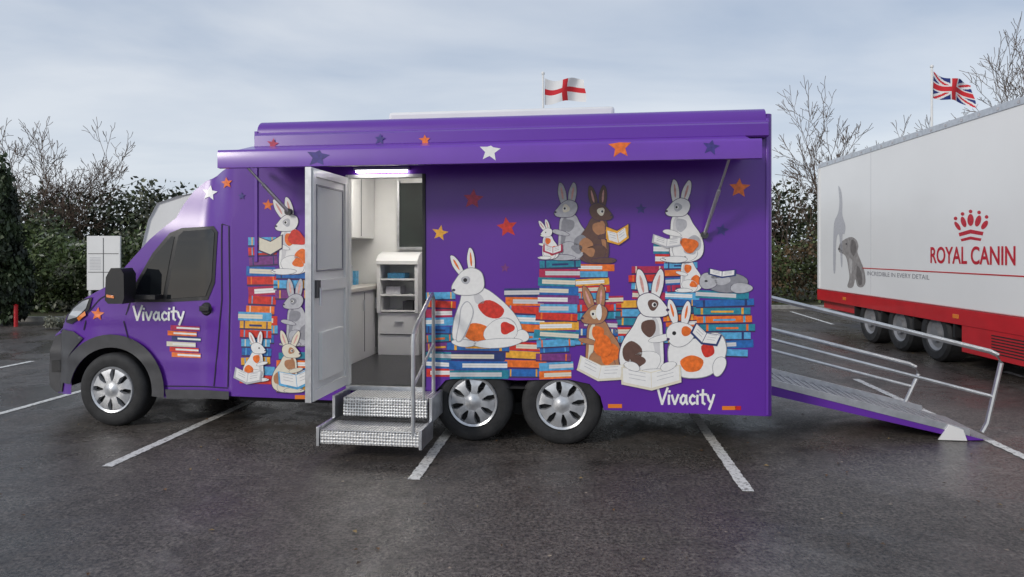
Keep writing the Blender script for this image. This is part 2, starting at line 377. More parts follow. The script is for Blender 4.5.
def ribbon_px(pts, w):
    L_ = []; R_ = []
    for i, p in enumerate(pts):
        a = pts[max(0, i - 1)]; c2 = pts[min(len(pts) - 1, i + 1)]
        dx, dy = c2[0] - a[0], c2[1] - a[1]; l = math.hypot(dx, dy) or 1
        L_.append((p[0] - dy / l * w / 2, p[1] + dx / l * w / 2)); R_.append((p[0] + dy / l * w / 2, p[1] - dx / l * w / 2))
    return L_ + R_[::-1]
b = MB()
patch(b, [(129, 302), (137, 281), (153, 253), (170, 233), (182, 228), (214, 226), (218, 232), (215, 283), (208, 300), (170, 302)], 0.005, BLK)
b.build('window_rubber', van)
b = MB()
patch(b, [(133, 299), (140, 282), (155, 256), (172, 236), (175, 237), (163, 299)], 0.009, GLS)
patch(b, [(167, 299), (179, 236), (184, 231), (212, 229), (215, 233), (212, 280), (206, 296)], 0.009, GLS)
b.build('side_windows', van)
b = MB()
for line in ([(130, 303), (124, 322), (130, 345), (147, 366), (163, 385)], [(222, 224), (229, 226), (230, 300), (228, 387)], [(116, 290), (100, 299), (88, 313), (84, 330)], [(165, 386), (228, 388)], [(222, 224), (222, 300), (214, 386)]):
    patch(b, ribbon_px(line, 1.2), 0.004, PURD, 0.08)
b.build('panel_gaps', van)
b = MB()
o_ = [(WCX + 53 * math.cos(math.radians(t)), WCY + 1 - 57 * math.sin(math.radians(t))) for t in range(-6, 172, 8)]
i_ = [(WCX + 41 * math.cos(math.radians(t)), WCY + 1 - 44 * math.sin(math.radians(t))) for t in range(-6, 172, 8)]
patch(b, o_ + i_[::-1], 0.03, GRY, 0.04)
patch(b, [(51, 386), (50, 372), (51, 350), (56, 336), (63, 329), (74, 331), (84, 338), (72, 352), (66, 366), (62, 392), (57, 392)], 0.014, GRY, 0.03)
patch(b, [(166, 389), (230, 391), (230, 399), (168, 398)], 0.02, GRY, 0.05)
patch(b, [(53, 372), (53, 360), (60, 360), (60, 372)], 0.018, BLK, 0.03)
b.build('wheel_arch_trim', van)
b = MB(); patch(b, [(66, 322), (73, 308), (84, 299), (93, 297), (90, 309), (80, 319), (72, 324)], 0.010, BLK, 0.02)
patch(b, [(68, 320), (74, 309), (84, 301), (90, 299), (87, 308), (78, 317)], 0.014, LENS, 0.02)
patch(b, [(78, 318), (86, 311), (87, 315), (80, 321)], 0.016, ORGL, 0.02)
b.build('headlamp', van)
b = MB(); s_, z_ = SC(207, 309)
b.lathe((s_, cabv(s_, z_) - 0.004, z_), [(0.001, -0.02), (0.045, -0.018), (0.062, 0.0)], BLK, 24)
b.box(s_ - 0.05, s_ + 0.05, cabv(s_, z_) - 0.05, cabv(s_, z_) - 0.03, z_ - 0.02, z_ + 0.03, BLK)
b.build('door_handle', van, bevel=0.008)
b = MB(); ms, mz0 = S(121, 303, -0.15); mz1 = S(121, 268, -0.15)[1]
b.prism([(ms - 0.09, mz0 + 0.03), (ms - 0.06, mz0), (ms + 0.08, mz0), (ms + 0.10, mz0 + 0.05), (ms + 0.095, mz1 - 0.05), (ms + 0.06, mz1), (ms - 0.03, mz1), (ms - 0.08, mz1 - 0.08)], 'y', -0.24, -0.08, BLK)
b.box(ms + 0.02, ms + 0.3, -0.10, 0.06, mz0 + 0.03, mz0 + 0.07, BLK)
b.prism([(ms - 0.07, mz0 + 0.06), (ms + 0.0, mz0 + 0.05), (ms + 0.0, mz0 + 0.07), (ms - 0.07, mz0 + 0.08)], 'y', -0.246, -0.2405, ORGL)
b.build('wing_mirror', van, bevel=0.02)

# ------------------------------------------------------------ wheels
def wheel(mb, x, v0, z, R, flip=1, ns=8):
    f = flip
    mb.lathe((x, v0, z), [(0.60 * R, f * 0.035), (0.66 * R, f * 0.008), (0.80 * R, 0), (0.92 * R, f * 0.008), (0.985 * R, f * 0.03), (R, f * 0.045), (R, f * 0.18), (0.95 * R, f * 0.22), (0.6 * R, f * 0.22)], TYRE, 48)
    mb.lathe((x, v0, z), [(0.635 * R, f * 0.018), (0.615 * R, f * 0.004), (0.565 * R, f * 0.012), (0.55 * R, f * 0.05)], SILV, 48)
    mb.lathe((x, v0, z), [(0.56 * R, f * 0.05), (0.001, f * 0.055)], DARK, 32)
    mb.lathe((x, v0, z), [(0.001, -f * 0.008), (0.10 * R, -f * 0.006), (0.14 * R, f * 0.004), (0.25 * R, f * 0.006), (0.27 * R, f * 0.04)], SILV, 24)
    a0 = rnd()
    for k in range(ns):
        a = a0 + 2 * math.pi * k / ns
        def P(r, da, y): return (x + r * math.cos(a + da), v0 + f * y, z + r * math.sin(a + da))
        vs = [P(0.22 * R, -0.34, 0.004), P(0.22 * R, 0.34, 0.004), P(0.42 * R, 0.21, 0.0), P(0.58 * R, 0.30, 0.014), P(0.58 * R, -0.30, 0.014), P(0.42 * R, -0.21, 0.0)]
        vs += [P(0.22 * R, -0.36, 0.045), P(0.22 * R, 0.36, 0.045), P(0.42 * R, 0.24, 0.045), P(0.58 * R, 0.32, 0.045), P(0.58 * R, -0.32, 0.045), P(0.42 * R, -0.24, 0.045)]
        mb.add(vs, [(0, 1, 2, 5), (5, 2, 3, 4)] + [(i, (i + 1) % 6, 6 + (i + 1) % 6, 6 + i) for i in range(6)], SILV)
for nm, x, vv in (('front_wheel', S(111, 390, 0.0)[0], 0.0), ('middle_wheel', S(472.5, 408, -0.05)[0], -0.045), ('rear_wheel', S(561.5, 408, -0.05)[0], -0.045)):
    b = MB(); wheel(b, x, vv, 0.343, 0.345); b.build(nm, van)
    b = MB(); wheel(b, x, 2.08 - vv, 0.343, 0.345, -1); b.build('far_' + nm, van)

# ------------------------------------------------------------ artwork (flat vinyl on the side)
art = MB()
LY = 0.0003
def D(pts, lay, m, v=VS):
    P = SL(pts, v)
    tri = tessellate_polygon([[Vector((p[0], p[1], 0)) for p in P]])
    y = v - 0.0012 - lay * LY
    fs = []
    for t in tri:
        a, c2, d = [P[i] for i in t]
        cr = (c2[0] - a[0]) * (d[1] - a[1]) - (c2[1] - a[1]) * (d[0] - a[0])
        fs.append(tuple(t) if cr > 0 else tuple(reversed(t)))
    art.add([(p[0], y, p[1]) for p in P], fs, C(m) if isinstance(m, str) else m)
def ell(cx, cy, rx, ry, rot, lay, m, n=26, wob=0.05, **k):
    a = math.radians(rot); ph = rnd() * 6; pts = []
    for i in range(n):
        t = 2 * math.pi * i / n; w = 1 + wob * math.sin(3 * t + ph)
        x, y = rx * w * math.cos(t), ry * w * math.sin(t); pts.append((cx + x * math.cos(a) - y * math.sin(a), cy + x * math.sin(a) + y * math.cos(a)))
    D(pts, lay, m, **k)
def smooth(pts, n=4):
    out = []; N_ = len(pts)
    for i in range(N_):
        p0, p1, p2, p3 = [pts[(i + j - 1) % N_] for j in range(4)]
        for k in range(n):
            t = k / n
            out.append(tuple(0.5 * (2 * p1[c] + (p2[c] - p0[c]) * t + (2 * p0[c] - 5 * p1[c] + 4 * p2[c] - p3[c]) * t * t + (3 * p1[c] - p0[c] - 3 * p2[c] + p3[c]) * t ** 3) for c in (0, 1)))
    return out
def star(cx, cy, r, rot, m, lay=2, v=VS):
    pts = []
    for k in range(10):
        a = math.radians(rot + k * 36 - 90); q = r * (1.0 + U(-0.1, 0.1)) if k % 2 == 0 else r * 0.45
        pts.append((cx + q * math.cos(a), cy + q * math.sin(a)))
    D(pts, lay, m, v)
COLS = ['blue', 'sky', 'teal', 'orange', 'red', 'navy', 'blue', 'sky', 'crimson', 'blue', 'orange', 'plum', 'teal', 'yellow', 'sky', 'red']
def book(cx, cy, w, h, rot, lay, col, style):
    a = math.radians(rot)
    def R(x, y): return (cx + x * math.cos(a) - y * math.sin(a), cy + x * math.sin(a) + y * math.cos(a))
    D([R(-w / 2, -h / 2), R(w / 2, -h / 2), R(w / 2, h / 2), R(-w / 2, h / 2)], lay, col)
    if style < 2:
        sgn = 1 if style == 0 else -1; t = h * 0.25
        x0, x1 = (-w / 2 + w * U(0.1, 0.35), w / 2) if sgn > 0 else (-w / 2, w / 2 - w * U(0.1, 0.35))
        D([R(x0, -h / 2 + t), R(x1, -h / 2 + t), R(x1, h / 2 - t), R(x0, h / 2 - t)], lay + 1, random.choice(['cream', 'white', 'shade']))
        yy = 0; D([R(x0, yy), R(x1, yy), R(x1, yy + 0.3), R(x0, yy + 0.3)], lay + 2, 'lgrey')
    else:
        c2 = random.choice(['cream', 'yellow', 'sky', 'navy', 'orange'])
        for q in (-0.38, 0.34): D([R(w * q, -h / 2), R(w * (q + 0.04), -h / 2), R(w * (q + 0.04), h / 2), R(w * q, h / 2)], lay + 1, c2)
        if rnd() < 0.5: D([R(-w * 0.2, -h * 0.12), R(w * 0.2, -h * 0.12), R(w * 0.2, h * 0.12), R(-w * 0.2, h * 0.12)], lay + 1, c2)
        D([R(-w * 0.5, h * 0.34), R(w * 0.5, h * 0.34), R(w * 0.5, h * 0.5), R(-w * 0.5, h * 0.5)], lay + 2, 'ink')
def stack(x0, x1, yt, yb, n, lay, jit=0.06):
    h = (yb - yt) / n; last = None
    for i in range(n):
        w = (x1 - x0) * U(0.84, 1.04); cx = (x0 + x1) / 2 + (x1 - x0) * U(-jit, jit)
        col = random.choice([c for c in COLS if c != last]); last = col
        book(cx, yt + h * (i + 0.5), w, h * 0.95, U(-3.5, 3.5), lay, col, random.choice([0, 1, 2, 2, 2]))
def ear(x, y, L_, w, rot, lay, m, inner='pink'):
    a = math.radians(rot)
    def R(u, t): return (x + u * math.cos(a) + t * math.sin(a), y + u * math.sin(a) - t * math.cos(a))
    D(smooth([R(-w * 0.35, 0), R(-w * 0.62, L_ * 0.5), R(-w * 0.3, L_ * 0.9), R(0, L_), R(w * 0.4, L_ * 0.85), R(w * 0.6, L_ * 0.45), R(w * 0.35, 0)]), lay, 'ink')
    k = 0.88
    D(smooth([R(-w * 0.35 * k, 0), R(-w * 0.62 * k, L_ * 0.5), R(-w * 0.3 * k, L_ * 0.88), R(0, L_ * 0.97), R(w * 0.4 * k, L_ * 0.83), R(w * 0.6 * k, L_ * 0.45), R(w * 0.35 * k, 0)]), lay + 1, m)
    ell(*R(0, L_ * 0.5), w * 0.14, L_ * 0.28, rot, lay + 2, inner)
def O(cx, cy, rx, ry, rot, lay, m, o=0.5):
    st = random.getstate(); ell(cx, cy, rx + o, ry + o, rot, lay, 'grey' if m in ('white', 'cream') else 'ink'); random.setstate(st); ell(cx, cy, rx, ry, rot, lay + 1, m)
def rabbit(x, y, h, d, col, pat, lay, bookc=None, look=0, eyep=None, earr=(-14, 8)):
    """seated hare. (x,y) = seat centre bottom, h = seat-to-crown height, d = facing (+1 right)"""
    def Q(u, t): return (x + d * u * h, y - t * h)
    trunk = [Q(-0.27, 0.08), Q(-0.31, 0.24), Q(-0.26, 0.42), Q(-0.15, 0.58), Q(-0.07, 0.72), Q(0.08, 0.76), Q(0.17, 0.66), Q(0.19, 0.50), Q(0.20, 0.32), Q(0.20, 0.14), Q(0.14, 0.02), Q(-0.1, 0.0)]
    cx_, cy_ = Q(-0.03, 0.36)
    D(smooth([(cx_ + (p[0] - cx_) * 1.04, cy_ + (p[1] - cy_) * 1.03) for p in trunk]), lay, 'ink'); D(smooth(trunk), lay + 1, col)
    sh = 'shade' if col == 'white' else ('grey' if col == 'lgrey' else ('cream' if col == 'tan' else 'tan'))
    D(smooth([Q(0.08, 0.70), Q(0.15, 0.60), Q(0.16, 0.34), Q(0.17, 0.16), Q(0.10, 0.30), Q(0.07, 0.52)]), lay + 2, sh)
    D(smooth([Q(-0.24, 0.18), Q(-0.27, 0.32), Q(-0.17, 0.41), Q(-0.05, 0.32), Q(-0.08, 0.19)]), lay + 3, pat)
    D(smooth([Q(-0.04, 0.63), Q(0.09, 0.65), Q(0.11, 0.53), Q(0.04, 0.45), Q(-0.05, 0.53)]), lay + 3, pat)
    O(*Q(-0.02, 0.15), 0.19 * h, 0.14 * h, -18 * d, lay + 2, col, 0.4)
    ell(*Q(-0.10, 0.18), 0.09 * h, 0.07 * h, 20, lay + 4, pat, wob=0.14)
    O(*Q(0.13, 0.04), 0.20 * h, 0.045 * h, 0, lay + 5, col)
    for k in range(3): ell(*Q(0.27 + 0.02 * k, 0.035 + 0.012 * k), 0.012 * h, 0.006 * h, 0, lay + 7, 'ink', n=8, wob=0)
    hx_, hy_ = Q(0.05, 0.82)
    for e, dx in zip(earr, (-0.06, 0.05)): ear(hx_ + dx * h, hy_ - 0.07 * h, 0.37 * h, 0.115 * h, e + look, lay + 3, col)
    face = [(-0.15, 0.0), (-0.13, 0.10), (-0.02, 0.145), (0.09, 0.10), (0.17, 0.01), (0.215, -0.06), (0.18, -0.115), (0.06, -0.13), (-0.08, -0.11)]
    F_ = [(hx_ + d * u * h, hy_ - t * h) for u, t in face]
    D(smooth([(hx_ + (p[0] - hx_) * 1.06, hy_ + (p[1] - hy_) * 1.06) for p in F_]), lay + 6, 'ink'); D(smooth(F_), lay + 7, col)
    if eyep: ell(hx_ + d * 0.03 * h, hy_ - 0.01 * h, 0.06 * h, 0.065 * h, 0, lay + 10, eyep, wob=0.1)
    ell(hx_ + d * 0.045 * h, hy_ - 0.01 * h, 0.028 * h, 0.028 * h, 0, lay + 11, 'white', wob=0); ell(hx_ + d * 0.05 * h, hy_ - 0.01 * h, 0.017 * h, 0.02 * h, 0, lay + 12, 'black', wob=0)
    ell(hx_ + d * 0.20 * h, hy_ + 0.05 * h, 0.02 * h, 0.016 * h, 0, lay + 12, 'ink', wob=0)
    O(*Q(0.17, 0.44), 0.14 * h, 0.038 * h, -14 * d, lay + 9, col, 0.4)
    if bookc:
        bx, by = Q(0.34, 0.48); w = 0.18 * h
        D([(bx - w - 1, by - w * 0.6 - 1), (bx, by - w * 0.2 - 1), (bx + w + 1, by - w * 0.8 - 1), (bx + w + 1, by + w * 0.4), (bx, by + w), (bx - w - 1, by + w * 0.6)], lay + 11, 'ink')
        D([(bx - w, by - w * 0.6), (bx, by - w * 0.2), (bx, by + w * 0.9), (bx - w, by + w * 0.5)], lay + 12, bookc)
        D([(bx + w, by - w * 0.8), (bx, by - w * 0.2), (bx, by + w * 0.9), (bx + w, by + w * 0.3)], lay + 12, bookc)
def openbook(cx, cy, w, h, lay, cov='white', rot=0):
    a = math.radians(rot)
    def R(x, y): return (cx + x * math.cos(a) - y * math.sin(a), cy + x * math.sin(a) + y * math.cos(a))
    D([R(-w - 1.5, -h * 0.5 - 1), R(0, -h * 0.15), R(w + 1.5, -h * 0.5 - 1), R(w + 2, h * 0.6), R(0, h + 1.2), R(-w - 2, h * 0.6)], lay, cov if cov != 'white' else 'lgrey')
    D([R(-w, -h * 0.5), R(-0.3, -h * 0.1), R(-0.3, h * 0.9), R(-w, h * 0.45)], lay + 1, 'white')
    D([R(w, -h * 0.5), R(0.3, -h * 0.1), R(0.3, h * 0.9), R(w, h * 0.45)], lay + 1, 'white')
    for k in range(3):
        q = -0.2 + 0.25 * k
        D([R(-w * 0.8, h * (q - 0.15)), R(-w * 0.2, h * (q + 0.1)), R(-w * 0.2, h * (q + 0.1) + 0.5), R(-w * 0.8, h * (q - 0.15) + 0.5)], lay + 2, 'lgrey')
        D([R(w * 0.8, h * (q - 0.15)), R(w * 0.2, h * (q + 0.1)), R(w * 0.2, h * (q + 0.1) + 0.5), R(w * 0.8, h * (q - 0.15) + 0.5)], lay + 2, 'lgrey')

for (x, y, r, ro, c_) in ((473, 199, 11, 5, 'crimson'), (507, 227, 11, -8, 'red'), (440, 233, 8, 10, 'yellow'), (739, 188, 11, 3, 'orange'), (722, 230, 7, 12, 'dblue'), (641, 209, 6, 0, 'dblue'), (505, 268, 5, 4, 'plum'), (268, 205, 6, 4, 'orange')):
    star(x, y, r, ro, c_)
for (x, y, r, ro, c_) in ((318, 157, 12, 8, 'dblue'), (490, 151, 11, 5, 'white'), (620, 147, 12, -4, 'orange'), (711, 147, 9, 10, 'dblue')):
    pts = []
    random.seed(int(x))
    ytop = 144 + (490 - x) * 0.0257 + 1.6; ybot = ytop + 15
    for k in range(10):
        a = math.radians(ro + k * 36 - 90); q = r if k % 2 == 0 else r * 0.45
        pts.append((x + q * math.cos(a), min(ybot, max(ytop, y + q * math.sin(a)))))
    D(pts, 1, c_, -0.66)
for (x, y, r, ro, c_) in ((273, 146, 6, 8, 'crimson'), (380, 141, 6, 5, 'dblue'), (425, 142, 6, -4, 'orange')): star(x, y - 2, r, ro, c_, 2, VS - 0.1255)
random.seed(11)
# ---- left group
stack(247, 277, 237, 345, 11, 1); stack(240, 274, 312, 384, 8, 5); stack(274, 312, 270, 300, 3, 3)
rabbit(292, 274, 62, -1, 'white', 'orange', 12, 'cream', eyep='lgrey', earr=(-30, -14))
ell(297, 238, 9, 7, 30, 26, 'red', wob=0.15)
stack(276, 313, 352, 392, 5, 20)
rabbit(298, 346, 54, -1, 'lgrey', 'grey', 26, eyep='grey', earr=(-8, 10))
rabbit(256, 381, 40, 1, 'white', 'orange', 40, earr=(-22, 6)); openbook(249, 374, 12, 9, 56, 'white', 8)
rabbit(288, 392, 50, 1, 'cream', 'tan', 42, eyep='tan', earr=(-18, 22)); openbook(297, 376, 16, 12, 60, 'sky', -6)
# ---- main group stacks
stack(424, 455, 292, 377, 10, 1); stack(504, 546, 288, 378, 10, 3); stack(447, 509, 343, 379, 4, 6, 0.02)
stack(536, 580, 260, 348, 10, 8); stack(538, 572, 345, 379, 4, 6); stack(577, 612, 264, 300, 5, 5); stack(575, 622, 296, 345, 6, 2)
stack(630, 664, 266, 300, 4, 1); stack(664, 697, 262, 322, 8, 4); stack(616, 662, 300, 345, 5, 1); stack(697, 753, 291, 357, 8, 8); stack(663, 700, 318, 345, 3, 3); stack(655, 682, 244, 264, 2, 4)
# large white hare seated in profile facing left
bodyA = [(455, 341), (454, 322), (460, 303), (463, 292), (472, 286), (486, 289), (500, 299), (513, 312), (521, 326), (520, 338), (508, 345), (480, 346)]
cx_, cy_ = 488, 318
D(smooth([(cx_ + (p[0] - cx_) * 1.02, cy_ + (p[1] - cy_) * 1.02) for p in bodyA]), 16, 'grey'); D(smooth(bodyA), 17, 'white')
D(smooth([(478, 305), (490, 300), (504, 309), (499, 318), (486, 316)]), 19, 'red'); D(smooth([(462, 331), (473, 323), (488, 327), (491, 337), (473, 341)]), 19, 'orange'); D(smooth([(505, 318), (515, 322), (517, 334), (508, 336)]), 19, 'shade'); D(smooth([(474, 292), (482, 296), (484, 303), (476, 303)]), 19, 'shade')
O(501, 331, 17, 12, -14, 20, 'white', 0.4); ell(507, 328, 7, 6, 0, 22, 'red', wob=0.15)
O(522, 336, 7, 6, 0, 19, 'white', 0.4); O(498, 343, 24, 4.5, -4, 22, 'white', 0.5); O(464, 343, 12, 3.5, 4, 22, 'white', 0.5)
D(smooth([(468, 301), (474, 312), (468, 330), (462, 341), (456, 340), (459, 322), (461, 307)]), 24, 'lgrey'); D(smooth([(468, 302), (473, 312), (467, 329), (461, 340), (457, 339), (460, 322), (462, 308)]), 25, 'white')
ear(462, 274, 22, 7, -30, 22, 'white', 'orange'); ear(472, 272, 25, 7, -4, 24, 'white', 'orange')
FA = [(484, 281), (481, 272), (472, 268), (463, 271), (457, 278), (452, 287), (455, 293), (464, 295), (476, 294), (483, 289)]
D(smooth([(468 + (p[0] - 468) * 1.04, 282 + (p[1] - 282) * 1.04) for p in FA]), 27, 'grey'); D(smooth(FA), 28, 'white')
ell(466, 280, 4.5, 4, 0, 31, 'lgrey'); ell(465.5, 280, 2, 2, 0, 32, 'black', wob=0); ell(454, 290, 1.6, 1.3, 0, 32, 'ink', wob=0)
# upper readers
rabbit(571, 260, 62, -1, 'lgrey', 'grey', 18, eyep='cream', earr=(-10, 8)); rabbit(549, 259, 32, -1, 'white', 'orange', 36, earr=(-34, -16)); openbook(553, 248, 8, 6, 50, 'crimson')
rabbit(596, 263, 62, 1, 'brown', 'tan', 19, 'yellow', eyep='cream', earr=(-14, 4)); openbook(617, 234, 9, 10, 48, 'yellow', -10)
# top right
rabbit(683, 262, 66, -1, 'white', 'lgrey', 20, eyep='lgrey', earr=(-4, 16)); ell(689, 245, 9, 7, 20, 36, 'orange', wob=0.15); openbook(667, 240, 13, 7, 36, 'white', 6); rabbit(689, 292, 42, -1, 'white', 'orange', 12)
# sleeping grey hare
O(724, 282, 24, 10, 4, 18, 'grey'); O(741, 288, 11, 5, 0, 19, 'lgrey'); O(708, 281, 9, 8, 0, 21, 'lgrey'); ell(722, 280, 8, 5, 0, 22, 'lgrey'); ell(706, 281, 1.6, 1, 0, 24, 'black'); ear(712, 277, 17, 5, 75, 21, 'grey'); openbook(722, 272, 12, 5, 26, 'navy', 3)
# front row
rabbit(600, 372, 70, -1, 'tan', 'orange', 20, eyep='cream', earr=(-20, 4)); ell(603, 346, 9, 11, 0, 36, 'orange'); ell(599, 312, 3, 8, 0, 36, 'white'); openbook(601, 367, 21, 13, 40, 'cream', 12)
rabbit(646, 376, 86, 1, 'white', 'brown', 26, eyep='brown', earr=(-12, 12))
# right hare reclining
bR = [(668, 352), (672, 342), (684, 340), (698, 338), (712, 333), (722, 336), (726, 350), (720, 366), (706, 376), (684, 377), (671, 368)]
D(smooth([(698 + (p[0] - 698) * 1.03, 357 + (p[1] - 357) * 1.04) for p in bR]), 30, 'grey'); D(smooth(bR), 31, 'white')
D(smooth([(680, 361), (691, 355), (703, 360), (699, 370), (686, 371)]), 35, 'orange'); D(smooth([(701, 346), (711, 343), (714, 353), (705, 357)]), 35, 'red')
ear(675, 322, 24, 8, -14, 36, 'white', 'orange'); ear(684, 324, 24, 8, 10, 37, 'white', 'orange'); O(680, 334, 14, 12, -10, 40, 'white'); ell(686, 331, 5, 5, 0, 42, 'orange'); ell(674, 333, 2, 2, 0, 43, 'black', wob=0); ell(668, 339, 1.6, 1.4, 0, 43, 'ink'); O(719, 366, 6, 10, 20, 34, 'white')
openbook(706, 334, 13, 10, 44, 'navy', 26)
openbook(651, 374, 28, 15, 48, 'cream', -2)
O(632, 366, 8, 4, 20, 52, 'white', 0.4); O(668, 366, 8, 4, -20, 52, 'white', 0.4)
GL = {'V': ([[(0, 1.05), (.14, .5), (.28, 0), (.46, .55), (.66, 1.1)]], .72), 'i': ([[(0.04, .6), (0.02, .3), (0.04, 0)], [(0.06, .84), (0.08, .90)]], .24),
      'v': ([[(0, .6), (.1, .25), (.2, 0), (.32, .3), (.44, .64)]], .56), 'a': ([[(.4, .5), (.22, .62), (.05, .4), (.04, .15), (.18, 0), (.34, .15), (.42, .55)], [(.42, .6), (.42, .2), (.5, 0)]], .64),
      'c': ([[(.38, .5), (.22, .62), (.05, .42), (.04, .18), (.2, 0), (.4, .1)]], .52), 't': ([[(.18, .98), (.15, .5), (.16, .1), (.3, 0)], [(-.02, .64), (.2, .68), (.42, .66)]], .50),
      'y': ([[(0, .6), (.08, .28), (.2, .14)], [(.44, .64), (.28, .1), (.1, -.36)]], .5)}
def lettering(x, y, h, word, w, lay, target, fm):
    cx = 0; k = 0
    for ch in word:
        st, adv = GL[ch]
        for s_ in st:
            for i in range(len(s_) - 1):
                a, c2 = s_[i], s_[i + 1]; k += 1
                p = [(x + (cx + q[0]) * h, y - q[1] * h) for q in (a, c2)]
                dx, dy = p[1][0] - p[0][0], p[1][1] - p[0][1]; l = math.hypot(dx, dy); ux, uy = dx / l * w * 0.3, dy / l * w * 0.3; nx, ny = -dy / l * w / 2, dx / l * w / 2
                q = [(p[0][0] - ux + nx, p[0][1] - uy + ny), (p[0][0] - ux - nx, p[0][1] - uy - ny), (p[1][0] + ux - nx, p[1][1] + uy - ny), (p[1][0] + ux + nx, p[1][1] + uy + ny)]
                fm(q, lay + k * 0.2, target)
        cx += adv
def fm_side(q, lay, m): D(q, lay, m)
lettering(658, 404, 14.5, 'Vivacity', 2.3, 2, 'white', fm_side)
def fm_cab(q, lay, m):
    P = SCL(q); art.add([(p[0], cabv(*p) - 0.006 - lay * 0.0002, p[1]) for p in P], [(0, 1, 2, 3)], C(m))
lettering(134, 320, 13, 'Vivacity', 2.1, 2, 'white', fm_cab)
def cab_poly(pts, m, lay=0): patch(art, pts, 0.006 + lay * 0.001, C(m), 0.04)
def starpts(cx, cy, r, rot): return [(cx + (r if k % 2 == 0 else r * .45) * math.cos(math.radians(rot + k * 36 - 90)), cy + (r if k % 2 == 0 else r * .45) * math.sin(math.radians(rot + k * 36 - 90))) for k in range(10)]
cab_poly(starpts(210, 193, 8, 8), 'white'); cab_poly(starpts(227, 183, 6, -6), 'orange'); cab_poly(starpts(98, 314, 7, 6), 'orange'); cab_poly(starpts(242, 196, 4, 0), 'dblue')
for i, (c_, dx) in enumerate((('crimson', 3), ('orange', 0), ('navy', 4), ('cream', -1), ('red', 2), ('orange', 4))):
    y = 325 + i * 5.4; cab_poly([(168 + dx, y), (197 + dx, y + 1.5), (197 + dx, y + 6), (168 + dx, y + 4.8)], c_); cab_poly([(174 + dx, y + 1.7), (197 + dx, y + 2.9), (197 + dx, y + 4.7), (174 + dx, y + 3.5)], 'white', 1)
for (x, y, w, m_) in ((615, 406, 7, ORGL), (729, 408, 7, ORGL), (738, 408, 3, REDL), (300, 397, 5, ORGL)): D([(x - w, y - 2.0), (x + w, y - 2.0), (x + w, y + 2.0), (x - w, y + 2.0)], 3, m_)
art.build('bunny_artwork', van, smooth=False)

# ------------------------------------------------------------ rear ramp
RAMPM = mat('ramp_mesh', (0.36, 0.36, 0.37), 0.45, metal=0.5, var=0.2, vscale=80, bump=0.4, bscale=200)
b = MB()
rs0, rs1 = SB1 + 0.02, 3.60; rz0, rz1 = 0.475, 0.03; ra, rb = 0.57, 1.5
def rz(s): return rz0 + (rz1 - rz0) * (s - rs0) / (rs1 - rs0)
b.prism([(rs0, rz0 - 0.04), (rs0, rz0), (rs1, rz1), (rs1 + 0.12, 0.004), (rs1, 0.004)], 'y', ra + 0.03, rb - 0.03, RAMPM)
for k in range(22):
    s_ = rs0 + 0.08 + k * (rs1 - rs0 - 0.1) / 22; b.prism([(s_, rz(s_) + 0.001), (s_, rz(s_) + 0.007), (s_ + 0.012, rz(s_ + .012) + 0.007), (s_ + 0.012, rz(s_ + .012) + 0.001)], 'y', ra + 0.05, rb - 0.05, ALU)
for v0_, v1_ in ((ra, ra + 0.028), (rb - 0.028, rb)):
    b.prism([(rs0, rz0 - 0.10), (rs0, rz0 - 0.015), (rs1 - 0.1, rz1 + 0.012), (rs1 + 0.02, 0.012), (rs1 - 0.1, 0.005)], 'y', v0_, v1_, PUR)
    b.prism([(rs0, rz0 - 0.013), (rs0, rz0 + 0.045), (rs1 - 0.1, rz1 + 0.075), (rs1 - 0.1, rz1 + 0.014)], 'y', v0_ - 0.003, v1_, ALU)
b.build('access_ramp', van, smooth=False)
b = MB(); b.prism([(rs1 - 0.36, 0.006), (rs1 - 0.27, 0.14), (rs1 - 0.16, 0.10), (rs1 - 0.13, 0.006)], 'y', ra - 0.02, ra - 0.005, WHT); b.build('ramp_toe_guard', van)
b = MB()
for v_, h, e in ((ra + 0.0, 0.78, 0.12), (rb, 0.45, -0.15)):
    tp = [(rs0, v_, rz0 + h), (rs1 + e - 0.06, v_, rz(rs1 + e) + h), (rs1 + e + 0.0, v_, rz(rs1 + e) + h - 0.03), (rs1 + e + 0.03, v_, rz(rs1 + e) + h - 0.1), (rs1 + e - 0.08, v_, 0.16), (rs1 + e - 0.12, v_, 0.08)]
    b.tube(tp, 0.021, STEEL)
    b.tube([(rs0, v_, rz0 + h * 0.52), (rs1 + e - 0.04, v_, rz(rs1 + e) + h * 0.50)], 0.015, STEEL)
    for q in (0.03,): b.tube([(rs0 + q, v_, rz(rs0 + q) - 0.02), (rs0 + q, v_, rz(rs0 + q) + h)], 0.016, STEEL)
b.build('ramp_handrail', van)

